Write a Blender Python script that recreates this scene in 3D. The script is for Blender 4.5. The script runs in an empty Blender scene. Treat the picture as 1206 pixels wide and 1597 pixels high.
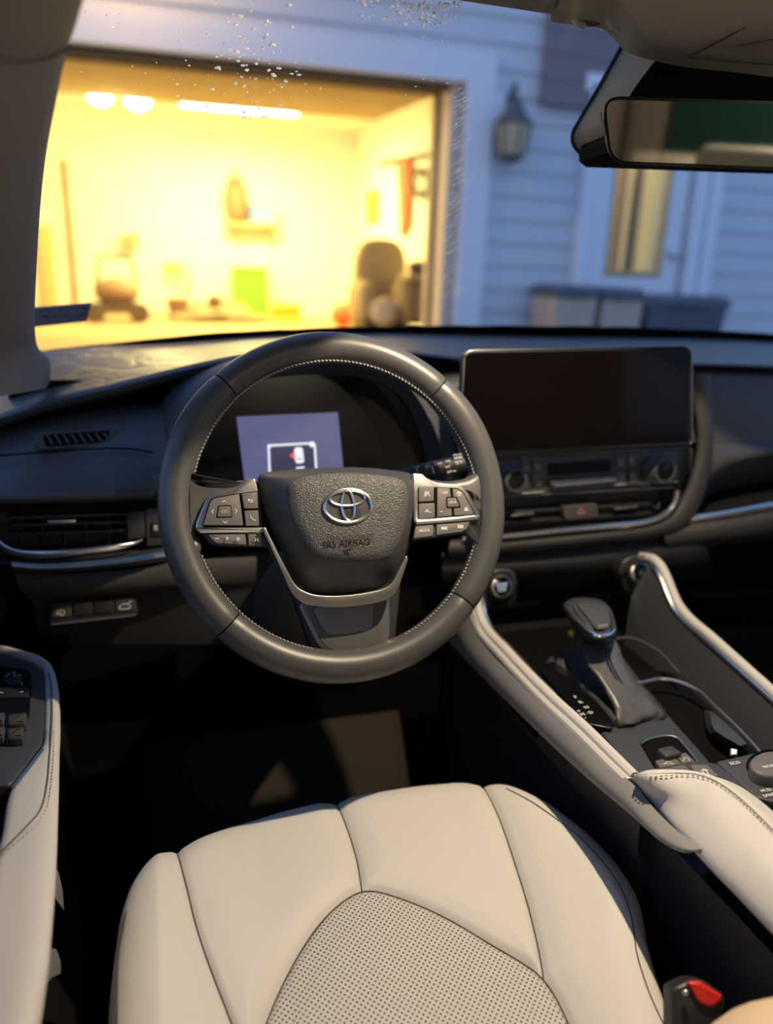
import bpy, math, random
import numpy as np
from mathutils import Matrix, Vector
random.seed(7)
SC = bpy.context.scene
COL = SC.collection
# ------------------------------------------------------------------ camera
CAMP = np.array([0.0, 0.0, 1.45]); FPX = 1221.0
_y, _p, _r = np.radians([16.91, 17.65, 1.963])
FW = np.array([math.sin(_y)*math.cos(_p), math.cos(_y)*math.cos(_p), -math.sin(_p)])
_R = np.array([math.cos(_y), -math.sin(_y), 0.0]); _U = np.cross(_R, FW)
RT = math.cos(_r)*_R + math.sin(_r)*_U
UP = math.cos(_r)*_U - math.sin(_r)*_R
cd = bpy.data.cameras.new('camera'); cam = bpy.data.objects.new('camera', cd); COL.objects.link(cam)
cd.sensor_fit = 'VERTICAL'; cd.sensor_height = 36.0; cd.lens = FPX/1597*36.0
cd.clip_start = 0.01; cd.clip_end = 200
cd.dof.use_dof = True; cd.dof.focus_distance = 0.76; cd.dof.aperture_fstop = 2.5
mw = Matrix.Identity(4)
for i in range(3):
    mw[i][0] = RT[i]; mw[i][1] = UP[i]; mw[i][2] = -FW[i]; mw[i][3] = CAMP[i]
cam.matrix_world = mw
SC.camera = cam
# ------------------------------------------------------------------ sky and exposure
W = bpy.data.worlds.new('dusk'); SC.world = W; W.use_nodes = True
nt = W.node_tree; nt.nodes.clear()
wo = nt.nodes.new('ShaderNodeOutputWorld'); bg = nt.nodes.new('ShaderNodeBackground')
tc = nt.nodes.new('ShaderNodeTexCoord'); sx = nt.nodes.new('ShaderNodeSeparateXYZ'); cr = nt.nodes.new('ShaderNodeValToRGB')
nt.links.new(tc.outputs['Generated'], sx.inputs[0]); nt.links.new(sx.outputs['Z'], cr.inputs[0])
cr.color_ramp.elements[0].position = 0.0; cr.color_ramp.elements[0].color = (0.38, 0.51, 0.82, 1)
cr.color_ramp.elements[1].position = 0.6; cr.color_ramp.elements[1].color = (0.16, 0.31, 0.68, 1)
nt.links.new(cr.outputs[0], bg.inputs[0]); nt.links.new(bg.outputs[0], wo.inputs[0])
bg.inputs[1].default_value = 1.4
SC.view_settings.view_transform = 'Standard'; SC.view_settings.look = 'None'
SC.view_settings.gamma = 1.0; SC.view_settings.use_curve_mapping = False
SC.view_settings.exposure = 0.0
LAMP = (0.435, 0.585, 1.668)                 # map lamp of the overhead console
def light(name, kind, loc, power, color, size=0.02, rot=(0,0,0), sy=None):
    l = bpy.data.lights.new(name, kind); l.energy = power; l.color = color
    if kind == 'AREA':
        l.size = size
        if sy: l.shape = 'RECTANGLE'; l.size_y = sy
    else: l.shadow_soft_size = size
    o = bpy.data.objects.new(name, l); COL.objects.link(o); o.location = loc; o.rotation_euler = rot
    return o
ml = light('map_light', 'SPOT', LAMP, 29.5, (1.0, 0.82, 0.58), 0.007); ml.data.spot_size = math.radians(99); ml.data.spot_blend = 0.07; ml.rotation_euler = (math.radians(3), math.radians(-2), 0)   # recessed lamp
light('rear_fill_light', 'POINT', (0.56, -1.5, 1.66), 16.0, (1.0, 0.84, 0.62), 0.02)  # unseen lamp added to brighten the cabin reflected in the mirror
light('garage_light', 'AREA', (1.2, 10.6, 3.08), 330, (1.0, 0.82, 0.27), 1.5, (0,0,0), 0.25)
light('garage_light', 'POINT', (-0.25, 9.8, 2.9), 110, (1.0, 0.82, 0.29), 0.12)
light('header_fill_light', 'POINT', (-0.1, 6.25, 3.95), 70, (1.0, 0.58, 0.18), 0.08)  # unseen lamp added to turn the siding above the garage golden
light('hall_light', 'POINT', (4.6, 8.0, 2.9), 30, (1.0, 0.76, 0.36), 0.1)
# ------------------------------------------------------------------ pixel helpers: a pixel of the photograph and a plane give a point
def ray(px, py): return FW + RT*(px-603)/FPX - UP*(py-798.5)/FPX
def at(px, py, ax, v):
    i = 'xyz'.index(ax); d = ray(px, py); return CAMP + d*((v-CAMP[i])/d[i])
class Fr:
    def __init__(s, o, u, v):
        s.o = np.array(o, float); s.u = np.array(u, float); s.u /= np.linalg.norm(s.u)
        v = np.array(v, float); v = v - s.u*(v@s.u); s.v = v/np.linalg.norm(v); s.w = np.cross(s.u, s.v)
    def W(s, u, v, w=0.0): return s.o + s.u*u + s.v*v + s.w*w
    def px(s, x, y, w=0.0):
        d = ray(x, y); t = ((s.o + s.w*w) - CAMP)@s.w/(d@s.w); q = CAMP + d*t - s.o
        return q@s.u, q@s.v
def yfr(y): return Fr((0, y, 0), (1,0,0), (0,0,1))          # normal towards the driver
def zfr(z): return Fr((0, 0, z), (1,0,0), (0,1,0))
# ------------------------------------------------------------------ curve helpers
def rp(pts, r, n=5, closed=True):
    pts = [np.array(p, float) for p in pts]; out = []; N = len(pts)
    for i, p in enumerate(pts):
        if not closed and i in (0, N-1): out.append(p); continue
        a = pts[i-1]-p; b = pts[(i+1) % N]-p
        la, lb = np.linalg.norm(a), np.linalg.norm(b); q = min(r, la*.48, lb*.48)
        A = p + a/la*q; B = p + b/lb*q
        for k in range(n+1):
            t = k/n; out.append((1-t)**2*A + 2*t*(1-t)*p + t*t*B)
    return out
def cat(pts, n, closed=False):
    P = np.array(pts, float); N = len(P)
    if closed: seg = N; g = lambda i: P[i % N]
    else: seg = N-1; g = lambda i: P[max(0, min(N-1, i))]
    d = [0.0]
    for i in range(seg): d.append(d[-1] + np.linalg.norm(g(i+1)-g(i)))
    out = []
    m = n if closed else n-1
    for k in range(n):
        s = d[-1]*k/m; i = 0
        while i < seg-1 and d[i+1] < s: i += 1
        t = (s-d[i])/max(1e-9, d[i+1]-d[i]); t = min(1, max(0, t))
        p0, p1, p2, p3 = (g(i-1), g(i), g(i+1), g(i+2))
        l = np.linalg.norm(p2-p1)
        m1 = (p2-p0)/max(1e-9, np.linalg.norm(p1-p0)+l)*l; m2 = (p3-p1)/max(1e-9, np.linalg.norm(p3-p2)+l)*l
        h = (2*t**3-3*t*t+1)*p1 + (t**3-2*t*t+t)*m1 + (-2*t**3+3*t*t)*p2 + (t**3-t*t)*m2
        out.append(h)
    return out
def inset(P, d):
    P = np.array(P, float); N = len(P); area = 0
    for i in range(N): area += P[i][0]*P[(i+1) % N][1]-P[(i+1) % N][0]*P[i][1]
    s = 1 if area > 0 else -1
    out = []
    for i in range(N):
        a = P[i]-P[i-1]; b = P[(i+1) % N]-P[i]
        na = np.array([-a[1], a[0]])/max(1e-9, np.linalg.norm(a)); nb = np.array([-b[1], b[0]])/max(1e-9, np.linalg.norm(b))
        n = na+nb; l = np.linalg.norm(n)
        n = n/l if l > 1e-6 else na
        k = 1/max(.5, n@na)
        out.append(P[i] + n*d*s*k)
    return out
# ------------------------------------------------------------------ mesh builder
class M:
    def __init__(s): s.v = []; s.f = []
    def add(s, vs, fs):
        b = len(s.v); s.v += [tuple(map(float, q)) for q in vs]; s.f += [tuple(b+i for i in f) for f in fs]; return s
    def box(s, c, d, R=None):
        R = np.eye(3) if R is None else R; c = np.array(c, float)
        vs = [c + R@(np.array([x*d[0], y*d[1], z*d[2]])/2) for x in (-1,1) for y in (-1,1) for z in (-1,1)]
        return s.add(vs, [(0,1,3,2),(4,6,7,5),(0,4,5,1),(2,3,7,6),(0,2,6,4),(1,5,7,3)])
    def loft(s, rings, capa=True, capb=True, closed=True):
        n = len(rings[0]); vs = [p for r in rings for p in r]; fs = []
        for j in range(len(rings)-1):
            for i in range(n if closed else n-1):
                k = (i+1) % n; fs.append((j*n+i, j*n+k, (j+1)*n+k, (j+1)*n+i))
        if closed and capa: vs.append(np.mean(rings[0], 0)); c = len(vs)-1; fs += [(c, (i+1) % n, i) for i in range(n)]
        if closed and capb:
            vs.append(np.mean(rings[-1], 0)); c = len(vs)-1; o = (len(rings)-1)*n; fs += [(c, o+i, o+(i+1) % n) for i in range(n)]
        return s.add(vs, fs)
    def tube(s, pts, r, seg=10, closed=False, flat=1.0, up=(0,0,1)):
        P = [np.array(p, float) for p in pts]; N = len(P); rings = []
        for i in range(N):
            a = P[(i+1) % N] if closed or i < N-1 else P[i]; b = P[i-1] if closed or i > 0 else P[i]
            t = a-b; t = t/np.linalg.norm(t); x = np.cross(np.array(up, float), t)
            if np.linalg.norm(x) < 1e-3: x = np.cross((1,0,0), t)
            x /= np.linalg.norm(x); y = np.cross(t, x); q = r[i] if hasattr(r, '__len__') else r
            rings.append([P[i] + x*math.cos(2*math.pi*k/seg)*q + y*math.sin(2*math.pi*k/seg)*q*flat for k in range(seg)])
        if closed: rings.append(rings[0]); return s.loft(rings, False, False)
        return s.loft(rings)
    def prism(s, poly, fr, w0, w1, bev=0.0):
        P = [np.array(p, float) for p in poly]
        rings = [[fr.W(p[0], p[1], w0) for p in P]]
        if bev > 0:
            sg = 1 if w1 > w0 else -1
            rings.append([fr.W(p[0], p[1], w1-bev*sg) for p in P])
            for a in (30, 60, 90):
                t = math.radians(a); Q = inset(P, bev*(1-math.cos(t)))
                rings.append([fr.W(p[0], p[1], w1-bev*sg*(1-math.sin(t))) for p in Q])
        else: rings.append([fr.W(p[0], p[1], w1) for p in P])
        n = len(P); vs = [p for r in rings for p in r]; fs = []
        for j in range(len(rings)-1):
            for i in range(n):
                k = (i+1) % n; fs.append((j*n+i, j*n+k, (j+1)*n+k, (j+1)*n+i))
        fs.append(tuple(range(n-1, -1, -1))); o = (len(rings)-1)*n; fs.append(tuple(range(o, o+n)))
        return s.add(vs, fs)
    def frame(s, outer, inner, fr, w0, w1):
        n = len(outer); vs = []
        for pts, w in ((outer, w0), (outer, w1), (inner, w1), (inner, w0)): vs += [fr.W(p[0], p[1], w) for p in pts]
        fs = []
        for j in range(4):
            for i in range(n):
                k = (i+1) % n; a, b = j*n, ((j+1) % 4)*n; fs.append((a+i, a+k, b+k, b+i))
        return s.add(vs, fs)
    def grid(s, rows):
        return s.loft(rows, False, False, False)
    def ball(s, c, r, n=10, squash=(1,1,1)):
        rings = []
        for j in range(n+1):
            t = math.pi*(j/n); rr = max(1e-4, math.sin(t))
            rings.append([np.array(c) + np.array([math.cos(2*math.pi*k/(n*2))*rr*r*squash[0], math.sin(2*math.pi*k/(n*2))*rr*r*squash[1], -math.cos(t)*r*squash[2]]) for k in range(n*2)])
        return s.loft(rings)
    def lathe(s, prof, c, ax, seg=24, seed=(0,0,1)):
        ax = np.array(ax, float); ax /= np.linalg.norm(ax); x = np.cross(seed, ax)
        if np.linalg.norm(x) < 1e-3: x = np.cross((1,0,0), ax)
        x /= np.linalg.norm(x); y = np.cross(ax, x); c = np.array(c, float)
        return s.loft([[c + ax*h + (x*math.cos(2*math.pi*k/seg) + y*math.sin(2*math.pi*k/seg))*r for k in range(seg)] for r, h in prof])
BASE = {}
def empty(name, loc, label=None, cat_=None, group=None):
    o = bpy.data.objects.new(name, None); COL.objects.link(o); o.location = loc; o.empty_display_size = .05
    BASE[o.name] = np.array(loc, float)
    if label: o['label'] = label
    if cat_: o['category'] = cat_
    if group: o['group'] = group
    return o
def obj(name, m, mat, parent=None, smooth=35, label=None, cat_=None, group=None, kind=None, solid=0.0, flip=False):
    V = np.array(m.v, float)
    if parent is not None: base = BASE[parent.name]
    else: base = np.array([(V[:,0].min()+V[:,0].max())/2, (V[:,1].min()+V[:,1].max())/2, V[:,2].min()])
    me = bpy.data.meshes.new(name); me.from_pydata((V-base).tolist(), [], m.f); me.update()
    import bmesh
    b = bmesh.new(); b.from_mesh(me); bmesh.ops.remove_doubles(b, verts=b.verts, dist=1e-6)
    bmesh.ops.recalc_face_normals(b, faces=b.faces)
    if flip: bmesh.ops.reverse_faces(b, faces=b.faces)
    b.to_mesh(me); b.free()
    if smooth:
        me.polygons.foreach_set('use_smooth', [True]*len(me.polygons)); me.set_sharp_from_angle(angle=math.radians(smooth))
    me.materials.append(mat)
    o = bpy.data.objects.new(name, me); COL.objects.link(o); BASE[o.name] = base
    if parent is not None: o.parent = parent
    else: o.location = base
    if solid:
        md = o.modifiers.new('thick', 'SOLIDIFY'); md.thickness = abs(solid); md.offset = -1 if solid > 0 else 1
    if label: o['label'] = label
    if cat_: o['category'] = cat_
    if group: o['group'] = group
    if kind: o['kind'] = kind
    return o
def plate(name, pts, fr, w0, w1, mat, parent=None, r=0, bev=0.0, **k):
    """extruded plate whose front outline (at w1) is seen at the given pixels"""
    P = [np.array(fr.px(x, y, w1)) for x, y in (rp(pts, r) if r else pts)]
    return obj(name, M().prism(P, fr, w0, w1, bev), mat, parent, **k)
def rows(R, n, nr=None):
    """rows of (px,py,y) control points -> smooth grid; every row resampled to n columns, then nr rows"""
    G = []
    for row in R: G.append(cat([at(p[0], p[1], 'y', p[2]) for p in row], n))
    if nr:
        C = [cat([G[j][i] for j in range(len(G))], nr) for i in range(n)]
        G = [[C[i][j] for i in range(n)] for j in range(nr)]
    return G
def text(name, s, fr, px, py, w, size, mat, parent, mirror=False, ang=0.0, align='CENTER', sx=1.0, label=None):
    c = bpy.data.curves.new('t', 'FONT'); c.body = s; c.size = size; c.align_x = align; c.align_y = 'CENTER'; c.resolution_u = 2; c.extrude = 0.00015
    c.offset = size*0.012
    t = bpy.data.objects.new('t', c); me = bpy.data.meshes.new_from_object(t)
    u0, v0 = fr.px(px, py, w); ca, sa = math.cos(ang), math.sin(ang); m = M()
    vs = []
    for q in me.vertices:
        x, y, z = q.co; x = x*sx*(-1 if mirror else 1)
        vs.append(fr.W(u0 + x*ca - y*sa, v0 + x*sa + y*ca, w + z))
    m.add(vs, [tuple(p.vertices) for p in me.polygons])
    bpy.data.objects.remove(t); bpy.data.curves.remove(c); bpy.data.meshes.remove(me)
    return obj(name, m, mat, parent, smooth=0, label=label)
def lines(fr, segs, w, wd):
    """thin drawn strokes given in pixels"""
    m = M()
    for a, b in segs:
        A = np.array(fr.px(*a, w)); B = np.array(fr.px(*b, w)); d = B-A; d /= max(1e-9, np.linalg.norm(d)); n = np.array([-d[1], d[0]])*wd/2
        A = A-d*wd*.3; B = B+d*wd*.3
        m.prism([A-n, B-n, B+n, A+n], fr, w-.0003, w+.0002)
    return m
def circ(cx, cy, r, n=20, ry=None, a0=0, a1=360):
    ry = ry or r
    return [(cx + r*math.cos(math.radians(a0+(a1-a0)*k/n)), cy + ry*math.sin(math.radians(a0+(a1-a0)*k/n))) for k in range(n if a1-a0 == 360 else n+1)]
# ------------------------------------------------------------------ materials
def mat(name, col, rough=0.5, metal=0.0, bump=None, scale=400, strength=0.2, spec=0.5, coat=0.0, emit=None, es=0.0, var=0.0, dist=0.001):
    m = bpy.data.materials.new(name); m.use_nodes = True; t = m.node_tree; b = t.nodes['Principled BSDF']
    b.inputs['Base Color'].default_value = (*col, 1); b.inputs['Roughness'].default_value = rough; b.inputs['Metallic'].default_value = metal
    b.inputs['Specular IOR Level'].default_value = spec; b.inputs['Coat Weight'].default_value = coat; b.inputs['Coat Roughness'].default_value = 0.3
    if emit: b.inputs['Emission Color'].default_value = (*emit, 1); b.inputs['Emission Strength'].default_value = es
    tc = t.nodes.new('ShaderNodeTexCoord')
    if bump:
        if bump == 'leather':
            n = t.nodes.new('ShaderNodeTexVoronoi'); n.feature = 'SMOOTH_F1'; n.inputs['Scale'].default_value = scale; src = n.outputs['Distance']
        elif bump == 'wrinkle':
            n = t.nodes.new('ShaderNodeTexNoise'); n.inputs['Scale'].default_value = scale; n.inputs['Detail'].default_value = 4; n.inputs['Distortion'].default_value = 2.5; src = n.outputs['Fac']
        else:
            n = t.nodes.new('ShaderNodeTexNoise'); n.inputs['Scale'].default_value = scale; n.inputs['Detail'].default_value = 3; src = n.outputs['Fac']
        t.links.new(tc.outputs['Object'], n.inputs['Vector'])
        bp = t.nodes.new('ShaderNodeBump'); bp.inputs['Strength'].default_value = strength; bp.inputs['Distance'].default_value = dist
        t.links.new(src, bp.inputs['Height']); t.links.new(bp.outputs[0], b.inputs['Normal'])
    if var:
        n = t.nodes.new('ShaderNodeTexNoise'); n.inputs['Scale'].default_value = 3.0; n.inputs['Detail'].default_value = 5
        t.links.new(tc.outputs['Object'], n.inputs['Vector'])
        mx = t.nodes.new('ShaderNodeMix'); mx.data_type = 'RGBA'
        mx.inputs[6].default_value = (*[c*(1-var) for c in col], 1); mx.inputs[7].default_value = (*[min(1, c*(1+var)) for c in col], 1)
        t.links.new(n.outputs['Fac'], mx.inputs[0]); t.links.new(mx.outputs[2], b.inputs['Base Color'])
    return m
m_seat = mat('light_grey_leather', (0.60, 0.565, 0.50), 0.55, bump='leather', scale=900, strength=0.12, spec=0.35, var=0.03)
m_pad = mat('light_grey_soft_trim', (0.49, 0.465, 0.42), 0.6, bump='leather', scale=1200, strength=0.10, spec=0.3)
m_side = mat('grey_trim', (0.20, 0.192, 0.18), 0.6, bump='noise', scale=900, strength=0.08, spec=0.3)
m_seam = mat('dark_seam_thread', (0.10, 0.09, 0.075), 0.9)  # dark thread colour shared by seams, piping and grooves
m_thread = mat('grey_thread', (0.34, 0.33, 0.30), 0.8)
m_thread2 = mat('beige_thread', (0.36, 0.32, 0.27), 0.8)
m_wheel = mat('charcoal_wheel_leather', (0.056, 0.054, 0.050), 0.40, bump='leather', scale=1500, strength=0.06, spec=0.5)
m_hub = mat('charcoal_grained_vinyl', (0.052, 0.050, 0.046), 0.48, bump='leather', scale=820, strength=0.85, spec=0.5)
m_hubs = mat('charcoal_smooth_vinyl', (0.040, 0.040, 0.040), 0.48, bump='leather', scale=900, strength=0.12)
m_btn = mat('grey_button_plastic', (0.105, 0.098, 0.09), 0.55)
m_print = mat('pale_print', (0.62, 0.60, 0.56), 0.6)
m_dimprint = mat('grey_print', (0.36, 0.35, 0.33), 0.6)
m_deb = mat('embossed_dark_print', (0.016, 0.016, 0.015), 0.7)
m_chrome = mat('satin_chrome', (0.62, 0.62, 0.61), 0.27, 1.0)
m_chrd = mat('dark_satin_metal', (0.33, 0.32, 0.30), 0.38, 1.0)
m_blk = mat('black_plastic', (0.012, 0.012, 0.013), 0.55, bump='noise', scale=1500, strength=0.06)
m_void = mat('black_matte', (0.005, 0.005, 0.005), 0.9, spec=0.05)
m_gloss = mat('gloss_black', (0.004, 0.004, 0.005), 0.22, spec=0.25)
m_glass_scr = mat('screen_glass', (0.003, 0.002, 0.002), 0.12, spec=0.10)
m_dash = mat('charcoal_dash_skin', (0.046, 0.048, 0.053), 0.5, bump='leather', scale=900, strength=0.12, spec=0.45)
m_dashp = mat('wrinkled_dash_skin', (0.070, 0.066, 0.064), 0.40, bump='wrinkle', scale=11, strength=0.9, spec=0.8, coat=0.12, dist=0.006)
m_dlow = mat('charcoal_hard_plastic', (0.046, 0.044, 0.042), 0.6, bump='noise', scale=1200, strength=0.08, spec=0.3)
m_cons = mat('charcoal_console_plastic', (0.038, 0.039, 0.042), 0.5, bump='noise', scale=1400, strength=0.06)
m_carpet = mat('black_carpet', (0.006, 0.0055, 0.005), 1.0, bump='noise', scale=900, strength=0.8, spec=0.05)
m_mat = mat('brown_carpet_mat', (0.050, 0.040, 0.029), 1.0, bump='noise', scale=900, strength=0.8, spec=0.05)
m_pillar = mat('beige_pillar_trim', (0.27, 0.235, 0.20), 0.85, bump='noise', scale=1500, strength=0.1, spec=0.15)
m_head = mat('beige_headliner', (0.36, 0.31, 0.25), 0.95, bump='noise', scale=900, strength=0.15, spec=0.1)
m_red = mat('red_plastic', (0.62, 0.018, 0.012), 0.4)
m_yel = mat('yellow_tag_plastic', (0.75, 0.55, 0.03), 0.5)
m_mirr = mat('mirror_silver', (0.78, 0.78, 0.78), 0.03, 1.0)
m_lens = mat('lit_lamp_lens', (1, 1, 1), 0.5, emit=(1.0, 0.85, 0.6), es=30)
m_disp = mat('lit_slate_blue_display', (0.01, 0.01, 0.015), 0.4, emit=(0.095, 0.105, 0.23), es=1.0)
m_dispw = mat('lit_white_graphic', (0.1, 0.1, 0.1), 0.4, emit=(0.80, 0.82, 0.9), es=1.0)
m_dispr = mat('lit_red_graphic', (0.1, 0.0, 0.0), 0.4, emit=(0.8, 0.12, 0.12), es=1.0)
m_btnlit = mat('lit_blue_white_lettering', (0.1, 0.1, 0.1), 0.4, emit=(0.42, 0.50, 0.62), es=1.0)
m_haz = mat('hazard_red_print', (0.42, 0.16, 0.14), 0.5)
# glass: thin clear pane
m_glass = bpy.data.materials.new('clear_windshield_glass'); m_glass.use_nodes = True; t = m_glass.node_tree; t.nodes.clear()
go = t.nodes.new('ShaderNodeOutputMaterial'); mxs = t.nodes.new('ShaderNodeMixShader'); tr = t.nodes.new('ShaderNodeBsdfTransparent'); gl = t.nodes.new('ShaderNodeBsdfGlossy')
tr.inputs[0].default_value = (0.93, 0.96, 0.95, 1); gl.inputs['Roughness'].default_value = 0.02; mxs.inputs[0].default_value = 0.035
t.links.new(tr.outputs[0], mxs.inputs[1]); t.links.new(gl.outputs[0], mxs.inputs[2]); t.links.new(mxs.outputs[0], go.inputs[0])
m_ice = mat('ice_crystal', (0.9, 0.92, 0.95), 0.35); m_ice.node_tree.nodes['Principled BSDF'].inputs['Transmission Weight'].default_value = 0.95
m_ice.node_tree.nodes['Principled BSDF'].inputs['IOR'].default_value = 1.25
nt_ = m_ice.node_tree; tl_ = nt_.nodes.new('ShaderNodeBsdfTranslucent'); tl_.inputs[0].default_value = (0.95, 0.95, 0.95, 1); mi_ = nt_.nodes.new('ShaderNodeMixShader'); mi_.inputs[0].default_value = 0.25
nt_.links.new(nt_.nodes['Principled BSDF'].outputs[0], mi_.inputs[1]); nt_.links.new(tl_.outputs[0], mi_.inputs[2]); nt_.links.new(mi_.outputs[0], nt_.nodes['Material Output'].inputs[0])
# perforated seat leather: fine holes on a staggered 5 mm lattice
m_perf = mat('perforated_leather', (0.50, 0.475, 0.425), 0.6, bump=None)
t = m_perf.node_tree; b = t.nodes['Principled BSDF']; tcn = t.nodes.new('ShaderNodeTexCoord')
def vm(op, a, bb=None):
    n = t.nodes.new('ShaderNodeVectorMath'); n.operation = op; t.links.new(a, n.inputs[0])
    if bb is not None: n.inputs[1].default_value = bb
    return n.outputs[0] if op != 'LENGTH' else n.outputs['Value']
sc_ = vm('MULTIPLY', tcn.outputs['Object'], (1/0.0058, 1/0.0058, 0))
l1 = vm('LENGTH', vm('SUBTRACT', vm('FRACTION', sc_), (.5, .5, 0)))
l2 = vm('LENGTH', vm('SUBTRACT', vm('FRACTION', vm('ADD', sc_, (.5, .5, 0))), (.5, .5, 0)))
mn = t.nodes.new('ShaderNodeMath'); mn.operation = 'MINIMUM'; t.links.new(l1, mn.inputs[0]); t.links.new(l2, mn.inputs[1])
mr = t.nodes.new('ShaderNodeMapRange'); mr.inputs[1].default_value = 0.13; mr.inputs[2].default_value = 0.20; t.links.new(mn.outputs[0], mr.inputs[0])
mx = t.nodes.new('ShaderNodeMix'); mx.data_type = 'RGBA'; mx.inputs[6].default_value = (0.07, 0.06, 0.05, 1); mx.inputs[7].default_value = (0.52, 0.49, 0.435, 1)
t.links.new(mr.outputs[0], mx.inputs[0]); t.links.new(mx.outputs[2], b.inputs['Base Color'])
bp = t.nodes.new('ShaderNodeBump'); bp.inputs['Strength'].default_value = .5; bp.inputs['Distance'].default_value = .001; t.links.new(mr.outputs[0], bp.inputs['Height']); t.links.new(bp.outputs[0], b.inputs['Normal'])
# outside
m_siding = mat('pale_siding', (0.62, 0.63, 0.66), 0.7, var=0.06)
m_trim = mat('white_trim', (0.80, 0.81, 0.84), 0.6)
m_shut = mat('grey_brown_panel', (0.23, 0.19, 0.20), 0.8)
m_gwall = mat('cream_plaster', (0.86, 0.84, 0.74), 0.8, var=0.03)
m_gfloor = mat('tan_concrete', (0.48, 0.34, 0.18), 0.8, var=0.1)
m_ground = mat('asphalt', (0.10, 0.10, 0.105), 0.9, bump='noise', scale=60, strength=0.4, var=0.2)
m_brown = mat('brown_paint', (0.30, 0.17, 0.09), 0.7, var=0.2)
m_dkb = mat('dark_brown', (0.13, 0.085, 0.05), 0.8, var=0.2)
m_tan = mat('tan_fabric', (0.50, 0.36, 0.18), 0.9, var=0.15)
m_green = mat('green_plastic', (0.18, 0.55, 0.03), 0.6)
m_blue = mat('pale_blue_plastic', (0.16, 0.26, 0.60), 0.6)
m_orange = mat('orange_red', (0.75, 0.13, 0.04), 0.6)
m_lamp = mat('lit_bulb', (1, 1, 1), 0.5, emit=(1.0, 0.93, 0.72), es=9)
m_iron = mat('weathered_dark_metal', (0.10, 0.10, 0.11), 0.6)
m_frost = mat('frosted_lantern_glass', (0.50, 0.42, 0.26), 0.4)
m_bin = mat('slate_bin_plastic', (0.09, 0.10, 0.13), 0.6, var=0.2)
m_bint = mat('tan_bin_plastic', (0.55, 0.44, 0.33), 0.6, var=0.15)
m_dgreen = mat('dark_green_tinted_glass', (0.014, 0.06, 0.05), 0.7, spec=0.1)
# ================================================================== OUTSIDE: house, garage
FY = 7.0; FA = yfr(FY)
def hx(px, py): return at(px, py, 'y', FY)
GX1 = hx(712, 300)[0]; GZ = 2.93; GX0 = -2.4; FLZ = 0.60
obj('ground', M().add([(-14,-8,0),(14,-8,0),(14,2.2,0),(-14,2.2,0),(14,FY-.02,FLZ),(-14,FY-.02,FLZ)], [(0,1,2,3),(3,2,4,5)]), m_ground, kind='structure', smooth=0)
wall = empty('wall_front', (3, FY, 0)); wall['kind'] = 'structure'
DX0, DX1, DZ0, DZ1 = hx(955,270)[0], hx(1045,270)[0], 1.40, 2.75   # lit pane of the door
def backing(x0, x1, z0, z1): return M().box(((x0+x1)/2, FY+.10, (z0+z1)/2), (x1-x0, .12, z1-z0))
for a in ((-6, GX0, FLZ-.6, 5), (GX0, GX1, GZ, 5), (GX1, DX0, 0, 5), (DX1, 11, 0, 5), (DX0, DX1, 0, DZ0), (DX0, DX1, DZ1, 5)):
    obj('wall_sheathing', backing(*a), m_siding, wall, smooth=0)
bt = {}
def board(x0, x1, z, ex=.2):
    key = (round(x0,2), round(x1,2), ex)
    if key not in bt:
        m = M().add([(x0,FY-.028,z),(x1,FY-.028,z),(x1,FY-.006,z+ex),(x0,FY-.006,z+ex),(x0,FY+.04,z),(x1,FY+.04,z),(x1,FY+.04,z+ex),(x0,FY+.04,z+ex)],
                    [(0,1,2,3),(4,7,6,5),(0,4,5,1),(3,2,6,7),(0,3,7,4),(1,5,6,2)])
        o = obj('siding_board', m, m_siding, wall, smooth=0); bt[key] = (o, z)
    else:
        s, z0 = bt[key]; o = s.copy(); COL.objects.link(o); o.parent = wall; o.location = (0, 0, z-z0)
zc = FLZ+.06
TR = 0.26
while zc < 4.3:
    if zc > 0.5:
        if zc < GZ+.12: board(GX1+.02, DX0-.30, zc)
        else: board(-3.5, DX0-.30, zc)
        if zc > 2.95: board(DX0-.30, DX1+.35, zc)
        board(DX1+.35, 9.5, zc)
    zc += .2
# garage opening trim and jambs
obj('trim_1', M().box(((GX0-.3+GX1+.28)/2, FY-.02, GZ+.11), (GX1-GX0+.58, .10, .22)), m_trim, kind='structure', smooth=0)
obj('trim_2', M().box((GX1+.15, FY-.02, (GZ+FLZ)/2), (.26, .10, GZ-FLZ)), m_trim, kind='structure', smooth=0)
obj('trim_3', M().box((GX1-.04, FY+.28, (GZ+FLZ)/2), (.10, .50, GZ-FLZ)), mat('warm_jamb_paint', (.72,.58,.45), .7), kind='structure', smooth=0)
obj('trim_4', M().box((GX1-.10, FY+.30, (GZ+FLZ)/2), (.05, .06, GZ-FLZ)), m_dkb, kind='structure', smooth=0)
obj('trim_5', M().box(((GX0+GX1)/2, FY+.10, GZ-.02), (GX1-GX0, .10, .07)), m_dkb, kind='structure', smooth=0)
# raised sectional garage door
gd = empty('garage_door', (1.1, FY+.2, GZ-.06), 'raised sectional garage door seen as an edge under the garage header', 'garage door')
for k in range(4):
    obj('door_panel', M().box((.1, FY+.45+.52*k, GZ-.02+.02*k), (4.9, .50, .045)), m_tan, gd, smooth=0)
obj('bottom_seal', M().box((.1, FY+.195, GZ-.045), (4.9, .03, .06)), m_dkb, gd, smooth=0)
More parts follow.
